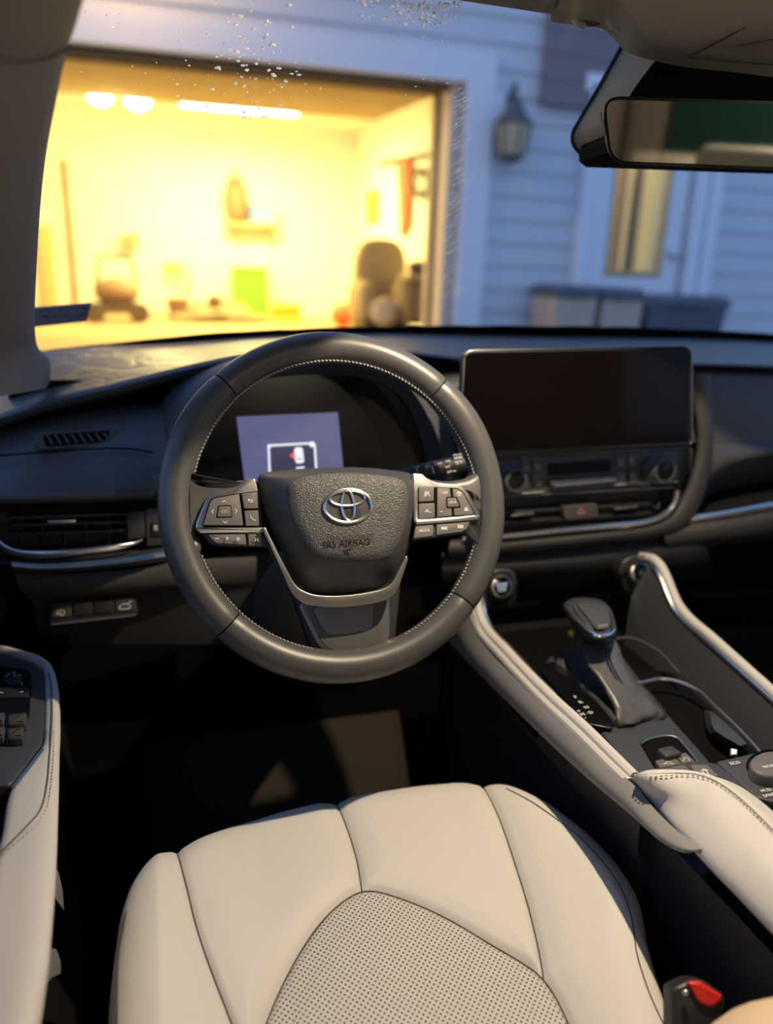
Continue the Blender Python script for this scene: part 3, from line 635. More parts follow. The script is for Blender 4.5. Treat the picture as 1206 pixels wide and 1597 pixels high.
# pillars
PR = [(150,-90,.46),(140,-40,.5),(130,0,.54),(118,40,.58),(105,78,.62),(85,170,.70),(72,240,.78),(64,310,.86),(58,400,.96),(55,470,1.04),(55,515,1.09),(60,543,1.13),(78,563,1.16),(78,590,1.16),(72,606,1.15)]
PL = [(-40,-90,.34),(-60,-40,.38),(-70,0,.42),(-80,40,.45),(-90,78,.48),(-100,170,.56),(-110,240,.64),(-120,310,.72),(-120,400,.84),(-120,470,.93),(-110,520,1.0),(-110,560,1.04),(-105,590,1.05),(-100,615,1.06),(-100,635,1.06)]
def mid(t, dy): return [(l[0]+(r[0]-l[0])*t, l[1]+(r[1]-l[1])*t, l[2]+(r[2]-l[2])*t+dy) for l, r in zip(PL, PR)]
back = [(r[0]-22, r[1]+2, r[2]+.10) for r in PR]
G = rows([PL, mid(.35,-.03), mid(.7,-.035), mid(.92,-.016), PR, back], 70)
pil = obj('trim_7', M().grid([[G[j][i] for j in range(6)] for i in range(70)]), m_pillar, kind='structure', smooth=80)
obj('trim_seam', cline([(108,76,.612),(80,88,.578),(45,96,.54),(0,94,.505),(-40,90,.48)], .0008), m_seam, pil)
# ================================================================== DASHBOARD
dash = empty('dashboard', (.5, 1.1, 1.1), 'charcoal dashboard with wrinkled leather-like top, silver trims and black vents', 'dashboard')
A_row = [(-90,575,1.40),(-20,560,1.40),(80,546,1.40),(200,537,1.40),(300,529,1.40),(450,519,1.40),(603,515,1.40),(750,515,1.40),(900,517,1.40),(1060,520,1.40),(1206,528,1.40),(1420,545,1.40)]
B_row = [(-90,668,1.10),(0,645,1.10),(75,622,1.10),(180,597,1.09),(290,570,1.08),(380,552,1.07),(470,545,1.06),(600,544,1.05),(700,556,1.04),(760,562,1.03),(900,565,1.03),(1078,566,1.03),(1206,570,1.03),(1420,582,1.03)]
def lerp_rows(a, b, t, dy=0, n=40):
    A2 = cat(a, n); B2 = cat(b, n); return [tuple(A2[i]*(1-t)+B2[i]*t+np.array([0,dy,0])) for i in range(n)]
top_r = [lerp_rows(A_row, B_row, t) for t in (0,.25,.5,.75,.93,1.0)]
Bd = [(x, y+4, d-.006) for x, y, d in B_row]
G = rows(top_r, 120, 26); obj('top_pad', M().grid(G), m_dashp, dash, smooth=70)
def lowr(R, dpx, dy): return [(x, y+dpx, d+dy) for x, y, d in R]
# lip on the driver side, slot along the passenger side
lipL = [p for p in B_row if p[0] <= 600]; lipR = [p for p in B_row if p[0] >= 600]
obj('driver_lip', M().grid(rows([lipL, lowr(lipL, 6, -.012), lowr(lipL, 15, -.010), lowr(lipL, 20, .004), lowr(lipL, 24, .07)], 70, 16)), m_dash, dash, smooth=70)
obj('passenger_lip', M().grid(rows([lipR, lowr(lipR, 3, -.004), lowr(lipR, 5, .004), lowr(lipR, 8, .05)], 50, 12)), m_dash, dash, smooth=70)
ob_ = lambda a, b, z0, z1, y: M().box(((a+b)/2, y, (z0+z1)/2), (b-a, .01, z1-z0))
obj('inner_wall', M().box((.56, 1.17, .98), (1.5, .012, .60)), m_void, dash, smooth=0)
# driver left face
R3 = [(-90,712,1.10),(0,694,1.09),(60,675,1.085),(120,664,1.08),(180,654,1.075),(245,645,1.07),(300,640,1.07)]
R3b = [(-90,690,1.14),(0,672,1.13),(60,655,1.13),(120,645,1.12),(180,636,1.12),(245,628,1.11),(300,624,1.11)]
R4 = [(-90,745,1.05),(0,735,1.03),(60,725,1.02),(120,718,1.015),(180,713,1.01),(245,708,1.01),(300,706,1.01)]
R5 = [(-90,775,1.01),(0,774,.985),(60,772,.975),(120,770,.97),(180,768,.97),(245,765,.975),(300,764,.98)]
R6 = lowr(R5, 10, .002); R7 = lowr(R5, 20, .06)
VENT = [(58,676),(172,664),(180,672),(166,694),(66,700),(54,690)]
G = rows([R3b, R3, R4, R5, R6, R7], 90, 44)
obj('driver_face', M().grid(G), m_dash, dash, smooth=70)
obj('face_seam', cline([(-20,712,1.050),(60,706,1.032),(150,700,1.020),(200,700,1.014),(240,706,1.004)], .0012), m_void, dash)
# small defroster vent
VF = Fr(at(120, 682, 'y', 1.050), (1,0,.05), (0,.62,.78))
vt = plate('defroster_vent', [(56,673),(178,667),(184,672),(172,694),(64,701),(50,694)], VF, -.02, .006, m_dlow, dash, r=5, bev=.002)
obj('opening', M().prism([np.array(VF.px(*p, .0065)) for p in rp([(66,678),(172,671),(164,689),(72,697)], 4)], VF, .0, .0065), m_void, vt, smooth=0)
for k in range(8):
    x = 72+12.6*k; obj('slat', M().prism([np.array(VF.px(*p, .009)) for p in ((x,678-.5*k),(x+3,678-.5*k),(x+12,692-.8*k),(x+8.5,693-.8*k))], VF, .004, .009), m_dash, vt, smooth=0)
# side air vent, left
YV = .985; DF = yfr(YV)
def vplate(name, pts, w0, w1, m, par, r=0, bev=0, fr=None, **k): return plate(name, pts, fr or DF, w0, w1, m, par, r=r, bev=bev, **k)
lv = vplate('side_vent', [(-60,792),(235,788),(250,800),(250,862),(205,850),(180,872),(-60,880)], -.05, -.035, m_blk, dash)
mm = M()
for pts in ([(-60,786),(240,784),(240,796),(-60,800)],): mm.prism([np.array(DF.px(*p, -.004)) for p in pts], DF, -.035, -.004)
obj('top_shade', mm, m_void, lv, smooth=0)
for k, (y0, y1) in enumerate(((818,812),(832,826),(806,800))):
    obj('slat', M().prism([np.array(DF.px(*p, -.008)) for p in ((15,y0),(198,y1),(198,y1+4.5),(15,y0+4.5))], DF, -.03, -.008, .001), m_blk, lv)
for k in range(5): obj('vane', M().prism([np.array(DF.px(*p, -.02)) for p in ((30+34*k,800),(34+34*k,800),(36+34*k,853),(32+34*k,853))], DF, -.034, -.02), m_blk, lv, smooth=0)
vplate('vent_tab', [(74,812),(119,810),(119,815),(74,818)], -.01, .004, m_chrome, lv, r=1, bev=.0006, label='silver vent tab')
vplate('end_cap', [(198,800),(226,797),(228,838),(200,842)], -.03, -.004, m_dlow, lv, r=3, bev=.001)
vplate('dimmer_panel', [(227,794),(256,792),(258,850),(229,852)], -.03, -.002, m_dlow, dash, r=2, bev=.001)
vplate('dimmer_button', [(236,815),(256,814),(256,836),(237,837)], -.003, .001, m_blk, dash, r=2, bev=.001)
obj('dimmer_icon', lines(DF, [((240,820),(246,820)),((240,823),(246,823)),((240,826),(246,826))], .0014, .0011), m_print, dash, smooth=0)
# silver U trim, strip and lower panel
def ribbon(path, wd, fr, w0, w1, n=50, bev=.0015):
    c = cat([np.array(fr.px(*p, w1)) for p in path], n); out = []; inn = []
    for i in range(n):
        t = c[min(n-1, i+1)]-c[max(0, i-1)]; t = t/np.linalg.norm(t); nn = np.array([-t[1], t[0]]); q = wd[0] + (wd[1]-wd[0])*i/(n-1) if hasattr(wd, '__len__') else wd
        out.append(c[i]+nn*q/2); inn.append(c[i]-nn*q/2)
    return M().prism(out+inn[::-1], fr, w0, w1, bev)
obj('vent_trim', M().tube(cat([at(*p, 'y', d) for p, d in (((-40,815),.99),((-14,835),.985),((4,852),.975),((28,862),.968),((70,864),.963),((130,860),.963),((180,854),.966),((208,848),.972),((222,842),.98))], 60), [.0052]*50+[.0052-.00045*k for k in range(10)], 10, flat=.8, up=(0,1,0)), m_chrome, dash, label='satin silver trim curling round the left side vent')
G = rows([[(-40,850,1.02),(25,868,1.01),(120,868,1.01),(215,856,1.01),(265,845,1.01)], [(-60,868,.985),(15,877,.968),(120,877,.962),(215,868,.962),(265,860,.965)], [(-60,872,.984),(15,881,.966),(120,880,.96),(215,871,.960),(265,863,.963)]], 50, 10)
obj('vent_ledge', M().grid(G), m_dlow, dash, smooth=60)
G = rows([[(18,876,.966),(60,879,.960),(120,877,.957),(190,870,.957),(262,859,.960)], [(19,884,.960),(60,887,.954),(120,885,.951),(190,878,.951),(262,867,.954)], [(22,893,.966),(60,894,.962),(120,891,.96),(190,885,.96),(262,875,.962)]], 50, 10)
obj('silver_strip', M().grid(G), m_chrd, dash, smooth=60, label='wide satin silver strip under the left vent')
G = rows([[(22,893,.972),(60,895,.968),(130,893,.966),(200,888,.966),(290,874,.966),(400,868,.99)], [(26,906,.966),(60,907,.962),(130,905,.960),(200,900,.960),(290,890,.962),(400,884,.985)],
          [(34,924,.968),(70,925,.966),(140,923,.964),(205,918,.964),(290,912,.966),(400,905,.99)], [(50,942,.985),(75,938,.985),(140,934,.985),(205,930,.985),(290,926,.985),(400,920,1.0)],
          [(60,1000,1.02),(80,1005,1.02),(140,1005,1.02),(205,1005,1.02),(290,1005,1.02),(400,1005,1.03)]], 50, 24)
obj('knee_panel', M().grid(G), m_dlow, dash, smooth=60)
SW = Fr(at(145, 952, 'y', .975), (1,0,0), (0,.25,.97))
sp = vplate('switch_panel', [(76,940),(212,928),(216,958),(212,962),(80,976),(76,970)], -.03, -.001, m_blk, dash, r=4, bev=.002, fr=SW)
for k in range(4):
    x0 = 80+33.2*k; y0 = 942-3.0*k
    obj('switch_blank' if k in (1,2) else 'switch_button', M().prism([np.array(SW.px(*p, .0015)) for p in rp([(x0,y0),(x0+30,y0-2.8),(x0+31,y0+19.4),(x0+1,y0+22)], 3)], SW, -.002, .0015, .001), m_dlow if k in (0,3) else m_blk, sp)
obj('lower_ledge', M().tube([at(80,974,'y',.966), at(212,959,'y',.966)], .0022, 8), m_chrd, sp)
obj('headlamp_icon', lines(SW, [((88,952),(93,952)),((88,955),(93,955)),((88,958),(93,958)),((95,950),(95,960)),((95,950),(99,951)),((99,951),(101,955)),((101,955),(99,959)),((99,959),(95,960))], .0018, .0009), m_print, sp, smooth=0)
obj('tailgate_icon', lines(SW, [((186,946),(192,942)),((192,942),(199,942)),((199,942),(204,946)),((204,946),(202,949)),((202,949),(187,950)),((187,950),(186,946)),((199,942),(205,937))], .0018, .0009), m_print, sp, smooth=0)
# ---- instrument hood and cluster
ho = [(236,770,1.06),(236,720,1.07),(240,670,1.08),(258,620,1.09),(300,580,1.09),(360,556,1.085),(440,545,1.07),(520,541,1.06),(585,546,1.055),(640,566,1.05),(680,600,1.04),(706,650,1.03),(716,700,1.02),(720,770,1.01)]
hi = [(270,770,1.005),(272,720,1.005),(282,670,1.005),(304,625,1.005),(342,592,1.005),(395,572,1.005),(460,562,1.00),(530,561,1.00),(585,569,1.00),(628,592,.995),(655,628,.995),(677,668,.99),(690,710,.985),(698,770,.98)]
def blend(a, b, t, dy): return [(p[0]+(q[0]-p[0])*t, p[1]+(q[1]-p[1])*t, p[2]+(q[2]-p[2])*t+dy) for p, q in zip(a, b)]
deep = [(300,770,1.045),(302,720,1.045),(308,680,1.045),(322,640,1.045),(352,610,1.045),(398,594,1.045),(460,586,1.045),(530,585,1.045),(580,592,1.045),(618,612,1.04),(640,640,1.04),(656,680,1.04),(664,715,1.04),(668,770,1.04)]
G = rows([ho, blend(ho, hi, .5, -.012), blend(ho, hi, .88, -.004), hi, blend(hi, deep, .12, .012), deep], 80, 40)
hood = obj('instrument_hood', M().grid(G), m_dash, dash, smooth=70)
CL = Fr(at(455, 690, 'y', 1.03), (1,0,0), (0,.10,.995))
cf = vplate('cluster_face', [(292,780),(294,720),(300,680),(315,635),(347,602),(396,588),(460,580),(530,579),(585,586),(625,606),(648,636),(664,676),(672,715),(676,780)], -.03, -.012, m_gloss, dash, fr=CL)
ds = vplate('driver_display', [(369,650),(527,643),(537,744),(382,752)], -.012, -.0105, m_disp, dash, fr=CL, label='lit slate blue driver display', smooth=0)
obj('parking_outline', lines(CL, [((419,695),(421,745)),((419,695),(489,691)),((491,694),(494,740)),((419,742),(430,741))], -.0098, .0028), m_dispw, ds, smooth=0)
obj('corner_dots', M().prism([np.array(CL.px(*p, -.0096)) for p in circ(487, 693, 4.6, 14)], CL, -.0105, -.0096).prism([np.array(CL.px(*p, -.0096)) for p in circ(420, 696, 3, 12)], CL, -.0105, -.0096), m_dispw, ds, smooth=0)
vplate('dark_field', [(422,698),(489,694),(491,742),(424,744)], -.0108, -.0103, mat('lit_dark_blue', (0,0,0), .5, emit=(.035,.037,.085), es=1.0), ds, fr=CL, smooth=0)
vplate('car_icon', [(459,698),(472,697),(475,722),(461,723)], -.0108, -.0095, m_dispw, ds, r=5, fr=CL, smooth=0)
obj('car_icon_window', lines(CL, [((463,716),(471,715.4))], -.0092, .0011), m_disp, ds, smooth=0)
vplate('warning_arrow', [(452,711),(459,704),(460,717)], -.0108, -.0094, m_dispr, ds, fr=CL, smooth=0)
obj('bumper_arc', lines(CL, [((463,730),(474,729))], -.0094, .0026), m_dispw, ds, smooth=0)
# ---- centre face and passenger side
PS2 = [(690,590,1.04),(760,587,1.035),(900,584,1.03),(1078,583,1.03),(1206,587,1.03),(1420,598,1.03)]
PS1 = [(690,578,1.08),(760,575,1.075),(900,573,1.07),(1078,573,1.07),(1206,577,1.07),(1420,588,1.07)]
PS3 = [(700,640,1.015),(760,640,1.01),(900,635,1.01),(1078,630,1.01),(1206,632,1.01),(1420,645,1.01)]
PS4 = [(712,710,1.01),(760,712,1.005),(900,705,1.005),(1078,690,1.0),(1206,690,.995),(1420,690,.995)]
obj('passenger_face', M().grid(rows([PS1, PS2, PS3, PS4], 80, 24)), m_dash, dash, smooth=70)
PK1 = [(1086,690,1.0),(1130,690,.998),(1206,690,.995),(1420,690,.995)]
PK2 = [(1100,745,.99),(1135,722,.985),(1206,706,.978),(1420,690,.975)]
PK3 = [(1103,750,.998),(1137,728,.993),(1206,712,.986),(1420,697,.983)]
PK4 = [(1090,780,1.08),(1130,765,1.08),(1206,750,1.08),(1420,735,1.08)]
obj('passenger_face_lower', M().grid(rows([PK1, blend(PK1, PK2, .55, -.004), PK2, PK3, PK4], 50, 24)), m_dash, dash, smooth=70)
G = rows([[(1075,790,1.07),(1130,775,1.07),(1206,760,1.07),(1420,730,1.07)], [(1068,806,.99),(1130,797,.975),(1206,782,.965),(1420,745,.96)]], 30)
obj('shelf_floor', M().grid(G), m_blk, dash, smooth=60)
G = rows([[(1066,806,.985),(1130,797,.970),(1206,783,.960),(1420,745,.955)], [(1068,812,.980),(1130,803,.965),(1206,789,.955),(1420,751,.95)], [(1070,817,.984),(1130,808,.970),(1206,795,.96),(1420,757,.955)]], 40, 8)
obj('shelf_trim', M().grid(G), m_chrome, dash, smooth=60, label='satin silver trim along the passenger shelf')
G = rows([[(1040,818,.985),(1070,817,.985),(1130,809,.972),(1206,796,.962),(1420,758,.957)], [(1036,832,.975),(1070,830,.975),(1130,822,.965),(1206,810,.955),(1420,772,.95)],
          [(1040,850,.98),(1075,846,.98),(1130,840,.972),(1206,832,.965),(1420,800,.96)], [(1045,862,1.01),(1080,856,1.01),(1130,850,1.01),(1206,842,1.01),(1420,810,1.01)]], 50, 20)
obj('passenger_lower_panel', M().grid(G), m_dlow, dash, smooth=60)
# centre bezel sweeping round the vents
c0 = [(1070,584),(1082,640),(1086,690),(1078,735),(1066,768),(1048,795),(1018,812),(960,822),(880,830),(780,838),(700,842)]
c1 = [(1108,584),(1112,640),(1112,700),(1106,748),(1092,790),(1066,825),(1025,838),(965,845),(880,855),(780,864),(700,868)]
def rr(a, y): return [(p[0], p[1], y) for p in a]
G = rows([rr(c0, 1.0), rr([(p[0]+3, p[1]+2) for p in c0], .972), blend(rr(c0, .965), rr(c1, .965), .5, 0), blend(rr(c0, .97), rr(c1, .975), .95, 0), rr(c1, 1.01)], 80, 24)
obj('centre_bezel', M().grid(G), m_dlow, dash, smooth=70)
obj('centre_vent_trim', M().tube(cat([at(*p, 'y', .966) for p in ((1057,764),(1055,778),(1048,793),(1030,806),(1000,815),(950,820),(880,827),(800,836),(720,842))], 60), .0056, 10, flat=.8, up=(0,1,0)), m_chrome, dash, label='satin silver U trim under the centre vents')
YC = yfr(.985)
vplate('centre_recess', [(715,690),(1080,680),(1074,760),(1046,802),(940,826),(715,845)], -.04, -.03, m_void, dash, fr=YC, smooth=0)
# blue-lit side strip right of the climate unit is the same skin
vplate('bezel_cheek', [(1058,704),(1082,700),(1078,735),(1066,766),(1057,764)], -.03, -.006, m_dash, dash, fr=YC, r=2, bev=.001)
# centre vents
vent = vplate('centre_vents', [(720,772),(1056,758),(1050,790),(1000,812),(720,836)], -.03, -.022, m_blk, dash, fr=YC, smooth=0)
obj('upper_line', M().tube([at(722,779,'y',.972), at(900,768,'y',.972), at(1050,760,'y',.972)], .0011, 6), m_chrd, vent)
for y0 in (0, 16): obj('slat', M().prism([np.array(YC.px(*p, -.004)) for p in ((722,801+y0),(1020,783+y0),(1020,788+y0),(722,806+y0))], YC, -.02, -.004, .001), m_blk, vent)
for x0, y0, x1, y1 in ((800,803,833,799),(963,792,996,788)):
    obj('vent_tab', M().prism([np.array(YC.px(*p, .006)) for p in rp([(x0,y0-1),(x1,y1-1),(x1,y1+3.5),(x0-3,y0+3.5)], 1.5)], YC, -.01, .006, .0006), m_chrd, vent, label='silver vent tab')
obj('end_tab', M().tube([at(1019,788,'y',.975), at(1026,793,'y',.975), at(1029,784,'y',.975)], .0014, 6), m_chrd, vent)
hz = vplate('hazard_button', [(879,790),(932,786),(934,802),(930,808),(884,812),(880,806)], -.02, .004, m_dlow, dash, r=3, bev=.0015, fr=YC)
obj('hazard_triangle', lines(YC, [((901,801),(907,792)),((907,792),(912,800)),((912,800),(901,801))], .0044, .0012), m_haz, hz, smooth=0)
# climate unit
cu = empty('climate_unit', tuple(at(920, 735, 'y', .975)), 'blue grey climate control panel with two round knobs under the centre screen', 'climate control')
CU = Fr(at(920, 735, 'y', .972), (1,0,0), (0,.12,.99))
cp = lambda name, pts, w0, w1, m, par=None, **k: vplate(name, pts, w0, w1, m, par or cu, fr=CU, **k)
cp('face_plate', [(740,720),(1060,702),(1058,748),(1050,755),(900,765),(740,775)], -.02, -.002, m_cons, r=4, bev=.001)
for x, y in ((820,721),(838,719),(820,747),(838,745)): cp('button', [(x-7,y-9),(x+9,y-10),(x+9,y+11),(x-7,y+12)], -.003, .001, m_cons, r=2, bev=.0008)
for x, y in ((969,710),(988,708),(969,737),(989,735)): cp('button', [(x-8,y-1),(x+9,y-3),(x+9,y+20),(x-8,y+21)], -.003, .001, m_cons, r=2, bev=.0008)
for x, y in ((822,731),(839,729),(823,756),(841,755),(969,722),(986,718),(971,746),(988,744)): obj('button_icon', lines(CU, [((x-4,y-3),(x+4,y-3.4)),((x-2,y),(x+3,y)),((x-4,y+3),(x+4,y+2.6))], .0015, .0009), m_dimprint, cu, smooth=0)
cp('display_window', [(856,723),(953,716),(954,735),(857,742)], -.003, .0004, m_gloss, r=1, smooth=0)
cp('toggle_bar', [(858,750),(962,740),(964,747),(960,750),(866,758),(860,757)], -.002, .009, m_cons, r=2, bev=.0015)
cp('toggle_bar_edge', [(864,756),(962,747.5),(962,750.5),(864,759.5)], -.002, .010, m_chrome, r=1, smooth=0, label='bright lower edge of the toggle bar')
for k in range(4): obj('toggle_joint', lines(CU, [((878+20*k,749-1.9*k),(879+20*k,757-1.9*k))], .0093, .0006), m_void, cu, smooth=0)
for x, y, rr_ in ((795,746,21),(1024,731,24)):
    c = at(x, y, 'y', .972); q = rr_*.00084
    kb = obj('knob', M().lathe([(q*1.12,-.004),(q*1.12,.002),(q*1.0,.004),(q*.98,.020),(q*.92,.0225),(q*.74,.023),(q*.72,.0205)], c, -CU.w*-1, 32), m_cons, cu, smooth=50)
    obj('knob_face', M().lathe([(q*.73,.018),(q*.73,.0212),(q*.70,.0214)], c, CU.w, 32), m_gloss, kb)
obj('lower_marks', lines(CU, [((806,770),(848,767)),((955,757),(975,755)),((1030,753),(1056,751))], .001, .0011), m_dimprint, cu, smooth=0)
# centre screen
ts = empty('touchscreen', tuple(at(900, 700, 'y', .95)), 'large dark rectangular centre touchscreen standing proud of the dashboard', 'screen')
TF = Fr(at(900, 630, 'y', .935), (1,0,0), (0,.10,.995))
tp = lambda name, pts, w0, w1, m, par=None, **k: vplate(name, pts, w0, w1, m, par or ts, fr=TF, **k)
OUT = [(722,546),(1079,541),(1080,696),(793,708),(722,709)]; OUT = [(725,547),(1079,541),(1080,698),(716,716)]
tp('housing', OUT, -.016, -.002, m_blk, r=14, bev=.003)
obj('rim', M().tube([TF.W(*TF.px(*p, -.002), -.003) for p in rp(OUT, 14)], .0018, 8, True), mat('smoked_metal_rim', (.14,.135,.13), .35, 1.0), ts)
tp('glass', [(728,550),(1076,544),(1077,690),(720,707)], -.003, .0005, m_glass_scr, r=12, smooth=0)
tp('lower_lip', [(722,706),(1078,689),(1078,697),(722,715)], -.004, .004, m_gloss, r=3, bev=.001)
# lower centre: dark fascia below bezel and open storage
G = rows([[(690,862,1.0),(780,862,1.0),(900,853,1.0),(1030,838,1.0),(1090,826,1.0)], [(690,885,.985),(780,884,.985),(900,876,.985),(1030,862,.985),(1100,850,.985)], [(690,905,1.0),(780,905,1.0),(900,898,1.0),(1030,890,1.0),(1110,880,1.0)], [(690,920,1.06),(780,922,1.06),(900,918,1.06),(1030,912,1.06),(1110,905,1.06)]], 40, 16)
obj('centre_fascia', M().grid(G), m_blk, dash, smooth=60)
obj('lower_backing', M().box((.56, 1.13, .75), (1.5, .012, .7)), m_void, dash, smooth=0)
# ================================================================== STEERING WHEEL
_t = math.radians(23.6); WC = np.array([.184, .773, 1.205])
WH = Fr(WC, (1,0,0), (0, math.sin(_t), math.cos(_t)))
sw = empty('steering_wheel', tuple(WC), 'charcoal leather steering wheel with thumb buttons, silver trims and oval emblem', 'steering wheel')
RM, RTU = .1700, .0165
def rimpt(a, ph, k=1.0):
    d = np.array([math.cos(a), math.sin(a)]); r = RM + RTU*math.cos(ph)*k; return WH.W(d[0]*r, d[1]*r, .0185*math.sin(ph)*k)
def rimsec(a0, a1, k=1.0, n=60):
    rings = []
    for i in range(n):
        a = math.radians(a0+(a1-a0)*i/(n-1)); e = min(i, n-1-i); kk = k*(1-.06*max(0, 1.5-e)/1.5)
        # palm swell near ten and two, thicker lower rim
        sw_ = 1 + .10*math.exp(-((math.degrees(a)-150)/14)**2) + .10*math.exp(-((math.degrees(a)-30)/14)**2) + .07*math.exp(-((math.degrees(a)-270)/40)**2)
        rings.append([rimpt(a, 2*math.pi*j/22, kk*sw_) for j in range(22)])
    return M().loft(rings)
def ang(px, py): u, v = WH.px(px, py, 0); return math.degrees(math.atan2(v, u)) % 360
aTL, aTR, aBL, aBR = ang(346,598), ang(690,597), ang(355,975), ang(735,950)
for a0, a1, lb in ((aTR+.25, aTL-.25, None), (aTL+.25, aBL-.25, None), (aBL+.25, aBR-.25, 'lower arc of the rim with a satin sheen'), (aBR+.25-360, aTR-.25, None)):
    obj('rim_section', rimsec(a0, a1), m_wheel, sw, smooth=60, label=lb)
obj('rim_core', rimsec(0, 360, .93, 120), m_void, sw, smooth=60)
mm = M(); k = 0
for a in np.arange(0, 360, 1.55):
    if 232+22 < a < 298-8 or 168 < a < 196 or a > 346 or a < 9: continue
    A1, A2 = math.radians(a), math.radians(a+.95); mm.tube([rimpt(A1, math.radians(160), 1.05), rimpt((A1+A2)/2, math.radians(158), 1.12), rimpt(A2, math.radians(156), 1.05)], .0007, 5)
obj('stitching', mm, m_thread, sw, kind='stuff', smooth=0)
def wp_(name, pts, w0, w1, m, par=None, **k): return plate(name, pts, WH, w0, w1, m, par or sw, **k)
# leather spoke webs
wp_('spoke', [(256,770),(270,745),(293,722),(301,738),(318,748),(360,750),(400,744),(400,780),(318,792),(302,832),(318,850),(310,868),(296,878),(276,862),(258,820)], -.012, .011, m_wheel, r=12, bev=.008)
wp_('spoke', [(645,742),(700,750),(738,744),(750,712),(768,735),(780,790),(774,840),(758,872),(744,866),(735,848),(748,812),(740,780),(700,765),(650,762)], -.012, .011, m_wheel, r=12, bev=.008)
wp_('lower_spoke_boss', [(440,880),(630,870),(618,1000),(600,1024),(560,1030),(505,1028),(485,1010)], -.020, -.004, m_blk, r=12, bev=.004)
# column shroud
obj('hub_back', M().loft([[WH.W(math.cos(a)*.055, math.sin(a)*.05-.035, -.0) for a in [2*math.pi*i/24 for i in range(24)]], [WH.W(math.cos(a)*.045, math.sin(a)*.04-.04, -.06) for a in [2*math.pi*i/24 for i in range(24)]]]), m_blk, sw)
col = obj('column_shroud', M().loft([[WH.W(math.cos(a)*.05, math.sin(a)*.04-.04, -.055) for a in [2*math.pi*i/24 for i in range(24)]], [WH.W(math.cos(a)*.06, math.sin(a)*.05-.065, -.10) for a in [2*math.pi*i/24 for i in range(24)]], [WH.W(math.cos(a)*.075, math.sin(a)*.07-.11, -.25) for a in [2*math.pi*i/24 for i in range(24)]]]), m_dlow, label='charcoal steering column shroud behind the wheel hub', cat_='column')
# airbag cover: lofted dome
def L(pts, w): return [WH.W(*q, w) for q in cat([np.array(WH.px(*p, w)) for p in pts], 96, True)]
h0 = [(404,742),(440,734),(500,730),(560,729),(615,734),(647,742),(654,765),(650,800),(642,840),(628,885),(610,915),(560,930),(490,930),(466,912),(446,872),(428,835),(414,800),(406,770)]
h1 = [(406,745),(441,737),(500,733),(560,732),(614,737),(645,745),(651,767),(647,800),(639,840),(625,882),(606,910),(559,924),(491,924),(468,907),(449,870),(431,834),(417,800),(409,771)]
h2 = [(432,749),(458,740),(505,735),(560,734),(608,739),(637,747),(645,768),(641,802),(633,840),(619,872),(600,884),(558,887),(500,884),(481,876),(462,850),(447,822),(438,798),(433,772)]
h3 = [(449,755),(468,744),(508,738),(558,737),(604,742),(630,750),(638,770),(635,802),(627,836),(613,862),(596,873),(557,876),(503,872),(487,864),(471,840),(459,818),(452,796),(449,774)]
def shrink(pts, k, c=(545,805)): return [(c[0]+(x-c[0])*k, c[1]+(y-c[1])*k) for x, y in pts]
obj('hub_side', M().loft([L(h0, -.03), L(h0, -.008), L(h1, -.001), L(h2, .023), L(h3, .031)], True, False), m_hubs, sw, smooth=60, label='smooth shaded flanks of the airbag cover')
obj('airbag_cover', M().loft([L(h3, .0306), L(shrink(h3, .97), .0335), L(shrink(h3, .8), .0352), L(shrink(h3, .5), .0362), L(shrink(h3, .2), .0366)], False), m_hub, sw, smooth=60, label='grained airbag cover')
text('airbag_lettering', 'SRS AIRBAG', WH, 546, 840, .0398, .0092, m_deb, sw, ang=math.radians(0))
obj('airbag_figure', lines(WH, [((541,851),(552,850)),((541,851),(545,855)),((546,851),(550,858)),((545,855),(550,855))], .0392, .0008), m_deb, sw, smooth=0)
# emblem of three ovals
EC = np.array(WH.px(543, 789, .038)); 
def oval(c, rx, ry, th, wd=1.0, n=64): 
    return M().tube([WH.W(EC[0]+c[0]+rx*math.cos(2*math.pi*i/n), EC[1]+c[1]+ry*math.sin(2*math.pi*i/n), .0375) for i in range(n)], [th*(wd if abs(math.sin(2*math.pi*i/n)) < .5 else 1) for i in range(n)], 8, True, up=tuple(WH.w))
em = obj('emblem', oval((0,0), .0245, .0168, .0019), m_chrome, sw, label='chrome emblem of an oval enclosing two crossed ovals')
obj('emblem_upright_oval', oval((0,.0006), .0066, .0155, .0016), m_chrome, em)
obj('emblem_level_oval', oval((0,.0078), .0180, .0076, .0015), m_chrome, em)
obj('emblem_ground', M().prism([(EC[0]+.0245*math.cos(2*math.pi*i/48), EC[1]+.0168*math.sin(2*math.pi*i/48)) for i in range(48)], WH, .034, .0366), m_hubs, em, smooth=0)
# silver V trim round the hub
def band(o, i_, w0, w1, name, m, lb=None):
    O = [np.array(WH.px(*p, w1)) for p in cat(o, 60)]; I = [np.array(WH.px(*p, w1)) for p in cat(i_, 60)]
    return obj(name, M().prism(O+I[::-1], WH, w0, w1, .0009), m, sw, label=lb)
vo = [(409,824),(422,852),(440,892),(456,926),(474,941),(500,946),(545,946),(595,938),(616,926),(628,900),(637,872)]
vi = [(414,822),(428,850),(446,886),(463,914),(482,925),(505,929),(545,928),(592,920),(610,910),(622,888),(634,866)]
band(vo, vi, .002, .024, 'hub_trim', m_chrd, 'satin silver V shaped trim under the hub')
